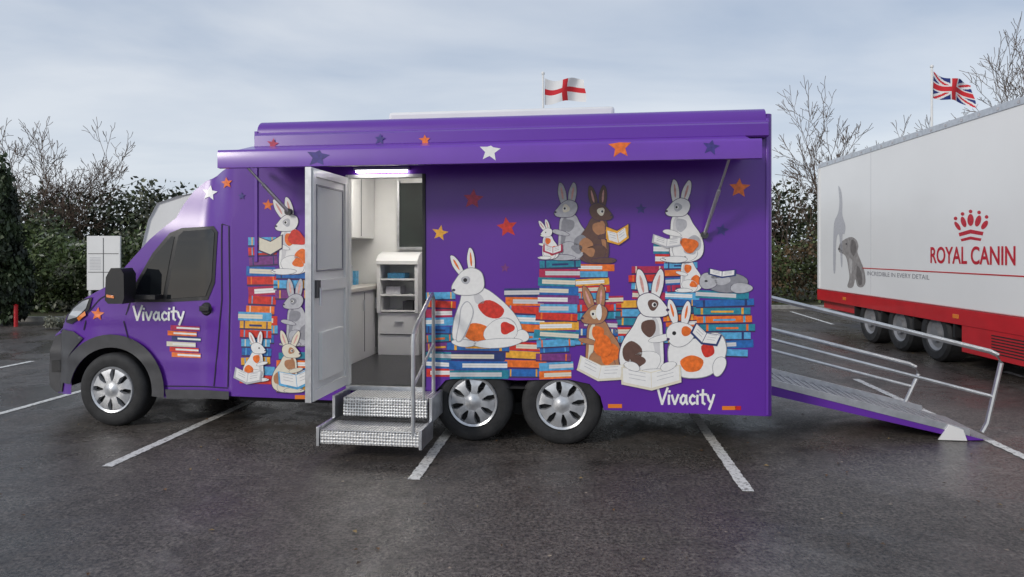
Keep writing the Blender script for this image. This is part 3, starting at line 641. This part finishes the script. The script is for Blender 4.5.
# ------------------------------------------------------------ ground
def ground_mat():
    m = bpy.data.materials.new('asphalt'); m.use_nodes = True; N, L = nodes(m); B = N['Principled BSDF']
    tc = N.new('ShaderNodeTexCoord')
    def ns(scale, det, rg=0.5, dist=0):
        n = N.new('ShaderNodeTexNoise'); n.inputs['Scale'].default_value = scale; n.inputs['Detail'].default_value = det; n.inputs['Roughness'].default_value = rg; n.inputs['Distortion'].default_value = dist
        L.new(tc.outputs['Object'], n.inputs['Vector']); return n
    def ramp(src, a, ca, b_, cb):
        r = N.new('ShaderNodeValToRGB'); r.color_ramp.elements[0].position = a; r.color_ramp.elements[1].position = b_
        r.color_ramp.elements[0].color = (*ca, 1); r.color_ramp.elements[1].color = (*cb, 1); L.new(src, r.inputs['Fac']); return r
    def mul(a, b_, t='MULTIPLY', f=1.0):
        x = N.new('ShaderNodeMix'); x.data_type = 'RGBA'; x.blend_type = t; x.inputs['Factor'].default_value = f
        L.new(a, x.inputs['A']); L.new(b_, x.inputs['B']); return x.outputs['Result']
    big = ramp(ns(0.45, 8, 0.62, 0.4).outputs['Fac'], 0.36, (0.052, 0.045, 0.041), 0.66, (0.108, 0.097, 0.089))
    agg = ramp(ns(42, 5, 0.8).outputs['Fac'], 0.40, (0.22, 0.22, 0.23), 0.64, (2.2, 2.15, 2.1))
    mid = ramp(ns(9, 10, 0.75).outputs['Fac'], 0.34, (0.60, 0.60, 0.60), 0.66, (1.45, 1.43, 1.40))
    c = mul(mul(big.outputs['Color'], agg.outputs['Color']), mid.outputs['Color'])
    st = ramp(ns(0.9, 14, 0.8, 0.8).outputs['Fac'], 0.54, (0, 0, 0), 0.74, (0.12, 0.114, 0.106))
    c = mul(c, st.outputs['Color'], 'ADD')
    vo = N.new('ShaderNodeTexVoronoi'); vo.inputs['Scale'].default_value = 4.2; L.new(tc.outputs['Object'], vo.inputs['Vector'])
    sp = ramp(vo.outputs['Distance'], 0.035, (3.2, 3.0, 2.6), 0.06, (1, 1, 1)); c = mul(c, sp.outputs['Color'])
    vo = N.new('ShaderNodeTexVoronoi'); vo.inputs['Scale'].default_value = 1.1; L.new(tc.outputs['Object'], vo.inputs['Vector'])
    sp = ramp(vo.outputs['Distance'], 0.04, (0.55, 0.55, 0.55), 0.13, (1, 1, 1)); c = mul(c, sp.outputs['Color'])
    L.new(c, B.inputs['Base Color'])
    # damp film: lower roughness in broad patches
    rr = N.new('ShaderNodeMapRange'); rr.inputs['From Min'].default_value = 0.42; rr.inputs['From Max'].default_value = 0.56; rr.inputs['To Min'].default_value = 0.16; rr.inputs['To Max'].default_value = 0.52
    L.new(ns(0.7, 10, 0.68, 0.5).outputs['Fac'], rr.inputs['Value']); L.new(rr.outputs['Result'], B.inputs['Roughness'])
    bp = N.new('ShaderNodeBump'); bp.inputs['Strength'].default_value = 0.55; bp.inputs['Distance'].default_value = 0.007
    L.new(ns(50, 4, 0.75).outputs['Fac'], bp.inputs['Height']); L.new(bp.outputs['Normal'], B.inputs['Normal'])
    return m
b = MB(); b.add([(-300, -60, 0), (300, -60, 0), (300, 400, 0), (-300, 400, 0)], [(0, 1, 2, 3)], ground_mat()); b.build('ground', smooth=False)
def paint_mat():
    m = mat('road_paint', (0.62, 0.61, 0.58), 0.6); N, L = nodes(m); B = N['Principled BSDF']; tc = N.new('ShaderNodeTexCoord')
    n = N.new('ShaderNodeTexNoise'); n.inputs['Scale'].default_value = 22; n.inputs['Detail'].default_value = 9; n.inputs['Roughness'].default_value = 0.85; L.new(tc.outputs['Object'], n.inputs['Vector'])
    r = N.new('ShaderNodeValToRGB'); r.color_ramp.elements[0].position = 0.38; r.color_ramp.elements[0].color = (0.12, 0.11, 0.10, 1); r.color_ramp.elements[1].position = 0.50; r.color_ramp.elements[1].color = (0.76, 0.75, 0.72, 1)
    L.new(n.outputs['Fac'], r.inputs['Fac']); L.new(r.outputs['Color'], B.inputs['Base Color']); return m
b = MB(); PM = paint_mat()
def line(x0, y0, x1, y1, w=0.09):
    dx, dy = x1 - x0, y1 - y0; l = math.hypot(dx, dy); nx, ny = dy / l * w / 2, -dx / l * w / 2
    n = max(1, int(l / 0.03)); vs = []
    for i in range(n + 1):
        t = i / n
        j, k = U(0.84, 1.08), U(0.84, 1.08)
        vs += [(x0 + dx * t - nx * j, y0 + dy * t - ny * j, 0.004), (x0 + dx * t + nx * k, y0 + dy * t + ny * k, 0.004)]
    b.add(vs, [(2 * i, 2 * i + 1, 2 * i + 3, 2 * i + 2) for i in range(n)], PM)
for i in range(-3, 5):
    x0 = -0.71 + 2.325 * i; y0 = {-1: 5.21, 0: 4.91, 1: 4.67, 2: 3.9}.get(i, 4.9 - 0.15 * i)
    if i == -1: x0 -= 0.06
    line(x0, y0, x0 + 0.1 * 4.9, y0 + 4.9)
    line(x0 + 1.0, y0 + 11, x0 + 1.4, y0 + 14.3)
b.build('parking_bay_lines', smooth=False)
LM = [mat('fallen_leaf_%d' % i, c_, 0.6) for i, c_ in enumerate([(0.16, 0.08, 0.03), (0.25, 0.17, 0.07), (0.08, 0.05, 0.03)])]
b = MB()
for _ in range(520):
    x, y = U(-9, 7), U(2.2, 16) ; s_ = U(0.008, 0.022); a = U(0, 6.28); c_, q = math.cos(a) * s_, math.sin(a) * s_
    b.add([(x + c_, y + q, 0.008), (x - q * .6, y + c_ * .6, 0.012), (x - c_, y - q, 0.008), (x + q * .6, y - c_ * .6, 0.016)], [(0, 1, 2, 3)], random.choice(LM))
b.build('fallen_leaves', smooth=False)
KERB = mat('kerb_concrete', (0.3, 0.29, 0.27), 0.8, var=0.2, vscale=6, bump=0.3, bscale=50)
SOIL = mat('soil_ground', (0.05, 0.04, 0.025), 0.95, var=0.4, vscale=4, bump=0.8, bscale=20, col2=(0.06, 0.075, 0.025))
b = MB(); b.box(-60, -7.0, 16.0, 16.12, 0, 0.12, KERB); b.box(-6.99, 60, 19.5, 19.62, 0, 0.12, KERB); b.box(-7.0, -6.88, 16.0, 19.5, 0, 0.12, KERB); b.build('kerb', bevel=0.01)
b = MB(); b.add([(-60, 16.12, 0.09), (-7.0, 16.12, 0.09), (-7.0, 40, 0.09), (-60, 40, 0.09)], [(0, 1, 2, 3)], SOIL); b.add([(-7, 19.62, 0.09), (60, 19.62, 0.09), (60, 40, 0.09), (-7, 40, 0.09)], [(0, 1, 2, 3)], SOIL); b.build('verge', smooth=False)

# ------------------------------------------------------------ foliage
def leafmats(tag, cols):
    return [mat('%s_leaf_%d' % (tag, i), c_, 0.6, var=0.5, vscale=0.9) for i, c_ in enumerate(cols)]
def foliage(name, blobs, n, size, mats, thr=-0.15, nsc=1.3, stretch=1.0, parent=None):
    vol = [r[3] * r[4] * r[5] for r in blobs]; tot = sum(vol); V = []; Fc = []; mi = []
    for bl, vv in zip(blobs, vol):
        for _ in range(int(n * vv / tot)):
            d = Vector((random.gauss(0, 1), random.gauss(0, 1), random.gauss(0, 1))).normalized(); r = rnd() ** 0.45
            p = Vector((bl[0] + d.x * r * bl[3], bl[1] + d.y * r * bl[4], bl[2] + d.z * r * bl[5]))
            q = noise.noise(p * nsc)
            if q < thr + 0.35 * (r - 0.6) or p.z < 0.05: continue
            s_ = size * U(0.5, 1.4); a = Vector((random.gauss(0, 1), random.gauss(0, 1), random.gauss(0, 1) * stretch)).normalized(); c_ = a.orthogonal().normalized()
            c_ = Matrix.Rotation(U(0, 6.28), 3, a) @ c_
            o = len(V); V += [p - a * s_, p + c_ * s_ * 0.55, p + a * s_, p - c_ * s_ * 0.55]; Fc.append((o, o + 1, o + 2, o + 3))
            mi.append(min(len(mats) - 1, max(0, int((noise.noise(p * 2.1 + Vector((9, 3, 1))) * 0.9 + 0.5 + U(-0.2, 0.2)) * len(mats)))))
    me = bpy.data.meshes.new(name); me.from_pydata([tuple(v) for v in V], [], Fc)
    for m_ in mats: me.materials.append(m_)
    me.polygons.foreach_set('material_index', mi); me.update()
    o = bpy.data.objects.new(name, me); scene.collection.objects.link(o)
    if parent: o.parent = parent
    return o
G1 = leafmats('hedge', [(0.03, 0.045, 0.015), (0.07, 0.10, 0.03), (0.09, 0.125, 0.045), (0.26, 0.27, 0.20)])
G2 = leafmats('dark_evergreen', [(0.02, 0.03, 0.014), (0.045, 0.06, 0.026), (0.08, 0.085, 0.045)])
G3 = leafmats('beech', [(0.06, 0.045, 0.022), (0.13, 0.08, 0.04), (0.07, 0.09, 0.03), (0.10, 0.13, 0.045)])
G4 = leafmats('conifer', [(0.010, 0.018, 0.008), (0.025, 0.042, 0.015), (0.04, 0.062, 0.022)])
hb = []
x = -15.5
while x < -6.6:
    h = U(1.08, 1.32) + 0.12 * math.sin(x * 1.3); hb.append((x, 18 + U(-.3, .3), h, 0.75, 1.1, h * 1.02)); x += 0.6
foliage('hedge', hb, 58000, 0.06, G1, -0.6)
hb = []
x = 5.5
while x < 22:
    h = U(0.95, 1.25); hb.append((x, 21 + U(-.3, .3), h, 0.8, 1.0, h * 1.03)); x += 0.65
foliage('hedge', hb, 34000, 0.06, G3, -0.55)
hb = []
x = -24
while x < 26:
    h = U(1.55, 1.95) + (0.3 if x < -9 else 0) + (0.4 if 7 < x < 12 else 0); hb.append((x, 25 + U(-1, 1), h, 1.25, 1.5, h * 1.0)); x += 0.9
foliage('distant_tree_mass', hb, 88000, 0.09, G2, -0.62, 0.9)
cy = empty('conifer_tree', (-11.35, 15.2, 0))
bl = []
for i in range(9):
    z = 0.5 + i * 0.36; r = 0.60 * (1 - (i / 10.0) ** 1.5); bl.append((0 + U(-.05, .05), U(-.05, .05), z, r, r, 0.5))
foliage('crown', bl, 15000, 0.06, G4, -0.4, 1.6, 3.0, cy)
b = MB(); b.tube([(0, 0, 0), (0, 0, 1), (0, 0, 3.3)], [0.12, 0.09, 0.02], BLK); b.build('trunk', cy)
BARK = mat('bark', (0.09, 0.068, 0.052), 0.9, var=0.4, vscale=8)
BARK2 = mat('twig_bark', (0.11, 0.075, 0.055), 0.9, var=0.3, vscale=3)
def bare_tree(name, loc, H, spread=0.5, depth=7, seed=1, trunk=0.09, twig=0.006):
    random.seed(seed); mb = MB()
    def br(p, d, L_, r, dep):
        mid = p + d * L_ * 0.5 + Vector((U(-1, 1), U(-1, 1), U(-1, 1))) * L_ * 0.10
        e = p + d * L_ + Vector((U(-1, 1), U(-1, 1), U(-1, 1))) * L_ * 0.06
        r1 = max(twig, r * 0.62)
        mb.tube([p, mid, e], [r, (r + r1) / 2, r1], BARK if dep > depth - 3 else BARK2, 5 if dep > depth - 3 else 3, cap=False)
        if dep == 0: return
        k = 3 if rnd() < 0.42 else 2
        if dep >= depth - 1: k = 3
        ph = U(0, 6.28)
        for i in range(k):
            a = d.orthogonal().normalized(); a = Matrix.Rotation(ph + i * 6.28 / k + U(-.5, .5), 3, d) @ a
            ang = spread * U(0.45, 1.45) * (0.35 if i == 0 else 1.0)
            nd = (d * math.cos(ang) + a * math.sin(ang) + Vector((0, 0, 0.06))).normalized()
            br(e, nd, L_ * (U(0.74, 0.92) if i == 0 else U(0.5, 0.8)), r1 * (1 if i == 0 else 0.7), dep - 1)
        if dep < depth and rnd() < 0.6:
            a = d.orthogonal().normalized(); a = Matrix.Rotation(U(0, 6.28), 3, d) @ a
            br(mid, (d * 0.6 + a * 0.8).normalized(), L_ * 0.5, r1 * 0.5, max(0, dep - 3))
    br(Vector((0, 0, 0)), Vector((U(-.03, .03), 0, 1)).normalized(), H * 0.25, trunk, depth)
    o = mb.build(name, None, smooth=False); o.location = loc; return o
for i, (x, y, H, sp) in enumerate(((-17.4, 24, 5.8, 0.6), (-15.9, 23.5, 6.2, 0.6), (-14.9, 24.5, 5.6, 0.6), (-18.8, 24, 5.2, 0.6), (-16.6, 24.6, 5.8, 0.6))):
    bare_tree('bare_tree', (x, y, 0), H, sp, 7 if i < 3 else 6, 20 + i, 0.06, 0.009)
for i, (x, y, H, sp, dp) in enumerate(((10.7, 23, 6.9, 0.50, 7), (11.9, 24.5, 5.6, 0.55, 6), (9.6, 24, 4.2, 0.55, 6), (16.2, 23, 8.0, 0.6, 7), (18.0, 24, 8.6, 0.6, 7), (13.3, 25, 5.4, 0.55, 6))):
    bare_tree('bare_tree', (x, y, 0), H, sp, dp, 44 + i, 0.08, 0.009)
random.seed(5)
foliage('shrub', [(-9.3, 14.4, 0.22, 0.32, 0.3, 0.28), (-9.0, 14.2, 0.2, 0.3, 0.3, 0.24), (-9.65, 14.5, 0.18, 0.25, 0.25, 0.22)], 5000, 0.03, leafmats('shrub', [(0.06, 0.06, 0.035), (0.13, 0.14, 0.09), (0.25, 0.25, 0.19)]), -0.5)

# ------------------------------------------------------------ exhibition trailer on the right
TR = empty('exhibition_trailer', (5.72, 0, 0), -math.atan(0.06))
def T(px, py):
    Y = 5.72 * F / (px - 553); return (Y, CAMZ - (py - 252) * Y / F)
TWH = mat('trailer_white', (0.86, 0.86, 0.85), 0.3, coat=0.4, var=0.02, vscale=0.8)
TRED = mat('trailer_red', (0.55, 0.012, 0.02), 0.3, coat=0.4, var=0.08)
y0, y1 = 3.0, 14.74
b = MB(); b.box(0, 2.5, y0, y1, 0.84, 3.5, TWH); b.build('body', TR, bevel=0.02)
b = MB(); b.box(-0.012, 0.0, y0, y1 + 0.01, 3.44, 3.53, ALU); b.box(-0.014, 0.05, y1 - 0.08, y1 + 0.012, 0.86, 3.43, WHT)
for yy in (6.2, 7.1, 12.3): b.box(-0.002, 0, yy, yy + 0.008, 0.87, 3.42, C('lgrey'))
b.box(-0.004, -0.0005, y0, T(862, 272)[0], 1.335, 1.352, TRED)
for k in range(30): b.box(-0.022, -0.0125, y0 + 0.3 + k * 0.39, y0 + 0.33 + k * 0.39, 3.46, 3.50, C('lgrey'))
b.build('body_trim', TR, smooth=False)
b = MB(); b.box(-0.02, 2.52, y0, y1 + 0.01, 0.62, 0.838, TRED); b.box(-0.01, 0.3, y0, 9.55, 0.25, 0.617, TRED)
b.box(0.1, 2.4, 13.0, y1 - 0.05, 0.45, 0.617, TRED)
for k in range(7): b.box(-0.016, -0.0105, 7.6, 8.9, 0.32 + k * 0.038, 0.335 + k * 0.038, DARK)
b.box(0.3, 2.2, 3, 14.5, 0.4, 0.6, DARK)
for yy in (9.75, 10.85, 11.9, 12.95): b.box(-0.005, 0.25, yy - 0.02, yy + 0.02, 0.42, 0.618, DARK)
b.box(-0.024, -0.021, 13.3, 13.45, 0.7, 0.76, ORGL); b.box(-0.024, -0.021, 9.6, 9.75, 0.7, 0.76, ORGL)
b.build('skirt', TR, bevel=0.004)
THUB = mat('trailer_hub', (0.3, 0.3, 0.31), 0.5, metal=0.5)
for i, yy in enumerate((10.3, 11.35, 12.42)):
    b = MB()
    for cc, f in ((0.02, 1), (2.48, -1)):
        b.lathe((cc, yy, 0.40), [(0.23, f * 0.03), (0.26, 0), (0.36, 0), (0.40, f * 0.04), (0.40, f * 0.3), (0.3, f * 0.32)], TYRE, 36, 'x')
        b.lathe((cc, yy, 0.40), [(0.24, f * 0.02), (0.2, f * 0.05), (0.12, f * 0.05), (0.11, 0), (0.001, 0)], THUB, 24, 'x')
    b.build('wheel_%d' % (i + 1), TR)
g = MB()
def TD(pts, lay, m):
    P = [T(*p) for p in pts]; tri = tessellate_polygon([[Vector((p[0], p[1], 0)) for p in P]])
    g.add([(-0.002 - lay * 0.0004, p[0], p[1]) for p in P], [tuple(t) for t in tri], C(m) if isinstance(m, str) else m)
def tell(cx, cy, rx, ry, rot, lay, m):
    a = math.radians(rot); TD([(cx + rx * math.cos(t) * math.cos(a) - ry * math.sin(t) * math.sin(a), cy + rx * math.cos(t) * math.sin(a) + ry * math.sin(t) * math.cos(a)) for t in [2 * math.pi * k / 20 for k in range(20)]], lay, m)
for (x, y, rx, ry, ro) in ((970, 220, 3.2, 6, 0), (963, 222, 2.5, 5.5, -18), (977.5, 221, 2.8, 5.8, 18), (957, 226, 2, 5, -34), (984, 225, 2.5, 5, 34)): tell(x, y, rx, ry, ro, 1, 'rc')
for (x, y) in ((970, 211.5), (962, 214), (978.5, 212.5), (955, 218.5), (986, 217)): tell(x, y, 1.8, 1.8, 0, 1, 'rc')
TD([(958, 233), (970, 229.5), (983, 232), (982, 235.5), (970, 233.5), (959, 236.5)], 1, 'rc'); TD([(960, 239), (970, 236.5), (981, 238.5), (980, 241), (970, 239.5), (961, 241.5)], 1, 'rc')
# puppy: head turned to the left, floppy ear, chest, two forelegs, haunch
DG = [mat('dog_coat_%d' % i, c_, 0.5, var=0.2, vscale=12) for i, c_ in enumerate([(0.30, 0.28, 0.27), (0.16, 0.145, 0.14), (0.46, 0.44, 0.43)])]
TD(smooth([(838, 248), (840, 243), (845, 239), (851, 237), (856, 240), (858, 246), (857, 252), (860, 260), (864, 271), (865, 282), (862, 287), (857, 286), (855, 279), (853, 286), (850, 288), (847, 286), (849, 278), (848, 268), (846, 258), (843, 254), (839, 252)]), 1, DG[0])
TD(smooth([(851, 240), (855, 242), (856, 251), (853, 256), (850, 249)]), 3, DG[1]); TD(smooth([(857, 266), (861, 272), (862, 282), (859, 285), (856, 276)]), 2, DG[1]); TD(smooth([(849, 258), (852, 262), (851, 274), (849, 268)]), 2, DG[2]); tell(846, 244, .8, .9, 0, 3, 'black'); tell(838.6, 249, .9, .9, 0, 3, 'black')
TD(smooth([(838, 186), (841, 192), (842, 204), (842, 215), (845, 226), (844, 234), (842, 236), (842, 264), (840.5, 264), (839, 236), (836, 240), (835, 270), (833, 270), (833, 238), (834, 222), (838, 212), (839, 200)]), 1, C('lgrey'))
g.build('graphics', TR, smooth=False)
def text(s_, y_right, z, size, length, m, x=-0.004):
    cu = bpy.data.curves.new('t', 'FONT'); cu.body = s_; cu.size = 1; cu.offset = 0.02 if size > 0.2 else 0.0
    o = bpy.data.objects.new('t', cu); scene.collection.objects.link(o); bpy.context.view_layer.update()
    me = bpy.data.meshes.new_from_object(o.evaluated_get(bpy.context.evaluated_depsgraph_get())); bpy.data.objects.remove(o)
    xs = [v.co.x for v in me.vertices]; w = max(xs) - min(xs); x0 = min(xs)
    for v in me.vertices:
        a, c_ = v.co.x - x0, v.co.y; v.co = (x, y_right - a * length / w, z + c_ * size / 0.72)
    me.materials.clear(); me.materials.append(m); o = bpy.data.objects.new('lettering', me); scene.collection.objects.link(o); o.parent = TR
yl = T(930, 255)[0]; yr = T(1015, 255)[0]
text('ROYAL CANIN', yl, 1.48, 0.24, yl - yr, C('rc'))
yl = T(867, 255)[0]; yr = T(929, 255)[0]
text('INCREDIBLE IN EVERY DETAIL', yl, 1.22, 0.075, yl - yr, C('grey'))

# ------------------------------------------------------------ flags, sign, caravan, post
def flagpole(name, x, y, H, w, h, kind, droop):
    e = empty(name, (x, y, 0)); b = MB(); b.tube([(0, 0, 0), (0, 0, H)], [0.05, 0.03], WHT, 10); b.lathe((0, 0, H), [(0.001, 0.09), (0.05, 0.05), (0.05, 0.0), (0.001, -0.02)], WHT, 12, 'z'); b.build('pole', e)
    b = MB(); nx, nz = 60, 36; W_ = mat('flag_white', (0.75, 0.75, 0.75), 0.8); R_ = mat('flag_red', (0.6, 0.02, 0.03), 0.8); B_ = mat('flag_blue', (0.015, 0.03, 0.18), 0.8)
    def P(i, j):
        u = i / nx; t = j / nz; return (0.05 + u * w + 0.03 * math.sin(t * 5 + u * 4) * u, 0.10 * math.sin(u * 9 + t * 1.5) * (0.3 + u), H - 0.12 - t * h * (1 - 0.12 * u) - droop * u - 0.06 * math.sin(u * 6 + t))
    for i in range(nx):
        for j in range(nz):
            u, t = (i + .5) / nx, (j + .5) / nz; U_, T_ = (u - .5) * 2 * w / h, (t - .5) * 2
            if kind == 'eng': m_ = R_ if abs(U_) < 0.2 or abs(T_) < 0.2 else W_
            else:
                k = h / w; d1_ = abs(T_ - U_ * k) ; d2_ = abs(T_ + U_ * k); m_ = B_
                if min(d1_, d2_) < 0.30: m_ = W_
                if min(d1_, d2_) < 0.11: m_ = R_
                if abs(U_) < 0.34 or abs(T_) < 0.34: m_ = W_
                if abs(U_) < 0.2 or abs(T_) < 0.2: m_ = R_
            b.add([P(i, j), P(i + 1, j), P(i + 1, j + 1), P(i, j + 1)], [(3, 2, 1, 0)], m_)
    b.build('flag', e)
flagpole('flagpole', 0.91, 20, 6.85, 1.18, 0.72, 'eng', 0.05)
flagpole('flagpole', 12.3, 20, 7.05, 1.15, 0.72, 'uk', 0.42)
ns_ = empty('notice_board', (-8.38, 14, 0)); b = MB()
for x in (-0.3, 0.3): b.box(x - 0.025, x + 0.025, 0.03, 0.08, 0, 1.97, STEEL)
b.box(-0.34, 0.34, 0, 0.029, 0.86, 1.97, WHT); b.build('board', ns_, bevel=0.004)
b = MB()
for z in (1.22, 1.6): b.box(-0.31, 0.31, -0.004, -0.001, z, z + 0.012, GRY)
b.box(-0.006, 0.006, -0.005, -0.001, 0.9, 1.93, GRY)
for k in range(9): b.box(-0.28, -0.05, -0.004, -0.001, 1.28 + 0.03 * k, 1.288 + 0.03 * k, C('lgrey'))
b.build('panel_frame', ns_, smooth=False)
b = MB(); b.tube([(0, 0, 0), (0, 0, 0.45)], 0.04, TRED, 12); b.lathe((0, 0, 0.45), [(0.04, 0), (0.045, 0.02), (0.001, 0.05)], TRED, 12, 'z'); o = b.build('red_bollard'); o.location = (-10.9, 15.0, 0)
cv = empty('parked_caravan', (-6.62, 12, 0)); b = MB()
b.prism([(0.25, 0.35), (0.12, 0.9), (0.12, 1.7), (0.24, 2.2), (0.40, 2.50), (0.75, 2.62), (1.2, 2.68), (5.0, 2.62), (5.2, 2.3), (5.2, 0.35)], 'y', 0, 2.1, WHT); b.build('body', cv, bevel=0.04)
b = MB(); b.box(1.4, 2.1, -0.012, -0.002, 1.35, 1.95, GLS); b.box(3.0, 4.4, -0.012, -0.002, 1.35, 1.95, GLS); b.box(2.2, 2.8, -0.01, -0.002, 0.5, 2.2, WHT2); b.build('windows', cv, bevel=0.004)
b = MB()
for y_ in (0.02, 1.9): b.lathe((3.4, y_, 0.32), [(0.001, 0.0), (0.15, 0), (0.2, -0.01), (0.32, 0), (0.32, 0.18), (0.1, 0.2)], TYRE, 28)
b.build('wheels', cv)

# ------------------------------------------------------------ world, sun, camera
SUN_EL = math.radians(26); SUN_AZ = math.radians(228)
w = bpy.data.worlds.new('World'); scene.world = w; w.use_nodes = True; N = w.node_tree.nodes; L = w.node_tree.links
bg = N['Background']; sky = N.new('ShaderNodeTexSky'); sky.sky_type = 'NISHITA'; sky.sun_disc = False; sky.sun_elevation = SUN_EL; sky.sun_rotation = SUN_AZ; sky.dust_density = 1.5
tc = N.new('ShaderNodeTexCoord'); sep = N.new('ShaderNodeSeparateXYZ'); L.new(tc.outputs['Generated'], sep.inputs[0])
def mth(op, a, b_=None):
    m = N.new('ShaderNodeMath'); m.operation = op
    for i, q in enumerate((a, b_)):
        if q is None: continue
        if isinstance(q, (int, float)): m.inputs[i].default_value = q
        else: L.new(q, m.inputs[i])
    return m.outputs[0]
zz = mth('ADD', mth('MAXIMUM', sep.outputs['Z'], 0), 0.12)
cmb = N.new('ShaderNodeCombineXYZ'); L.new(mth('DIVIDE', sep.outputs['X'], zz), cmb.inputs[0]); L.new(mth('MULTIPLY', mth('DIVIDE', sep.outputs['Y'], zz), 1.5), cmb.inputs[1])
n1 = N.new('ShaderNodeTexNoise'); n1.inputs['Scale'].default_value = 0.62; n1.inputs['Detail'].default_value = 9; n1.inputs['Roughness'].default_value = 0.50; n1.inputs['Distortion'].default_value = 0.35; L.new(cmb.outputs[0], n1.inputs['Vector'])
rp = N.new('ShaderNodeValToRGB'); rp.color_ramp.elements[0].position = 0.38; rp.color_ramp.elements[0].color = (4.3, 5.2, 6.7, 1); rp.color_ramp.elements[1].position = 0.62; rp.color_ramp.elements[1].color = (7.2, 7.7, 8.5, 1)
L.new(n1.outputs['Fac'], rp.inputs['Fac'])
hz = N.new('ShaderNodeMapRange'); hz.inputs['From Min'].default_value = 0.0; hz.inputs['From Max'].default_value = 0.36; hz.inputs['To Min'].default_value = 1.0; hz.inputs['To Max'].default_value = 0.0; L.new(sep.outputs['Z'], hz.inputs['Value'])
mx = N.new('ShaderNodeMix'); mx.data_type = 'RGBA'; L.new(mth('MULTIPLY', hz.outputs[0], 0.72), mx.inputs['Factor']); L.new(rp.outputs['Color'], mx.inputs['A']); mx.inputs['B'].default_value = (8.7, 9.2, 9.8, 1)
mx2 = N.new('ShaderNodeMix'); mx2.data_type = 'RGBA'; mx2.inputs['Factor'].default_value = 0.85; L.new(sky.outputs['Color'], mx2.inputs['A']); L.new(mx.outputs['Result'], mx2.inputs['B'])
L.new(mx2.outputs['Result'], bg.inputs['Color']); bg.inputs['Strength'].default_value = 0.1
ld = bpy.data.lights.new('sun', 'SUN'); ld.energy = 1.5; ld.angle = math.radians(12); ld.color = (1, 0.95, 0.88); lo = bpy.data.objects.new('sun', ld); scene.collection.objects.link(lo)
dirv = Vector((math.sin(SUN_AZ) * math.cos(SUN_EL), math.cos(SUN_AZ) * math.cos(SUN_EL), math.sin(SUN_EL)))
lo.rotation_euler = dirv.to_track_quat('Z', 'Y').to_euler(); lo.location = (-6, -6, 8)
cd = bpy.data.cameras.new('camera'); cd.lens = 24; cd.sensor_width = 36; cd.shift_y = -36.5 / 1024; cd.clip_end = 1000; co = bpy.data.objects.new('camera', cd); scene.collection.objects.link(co)
co.location = (0, 0, CAMZ); co.rotation_euler = (math.radians(90), 0, 0); scene.camera = co
scene.view_settings.view_transform = 'Standard'; scene.view_settings.look = 'None'; scene.view_settings.exposure = 0
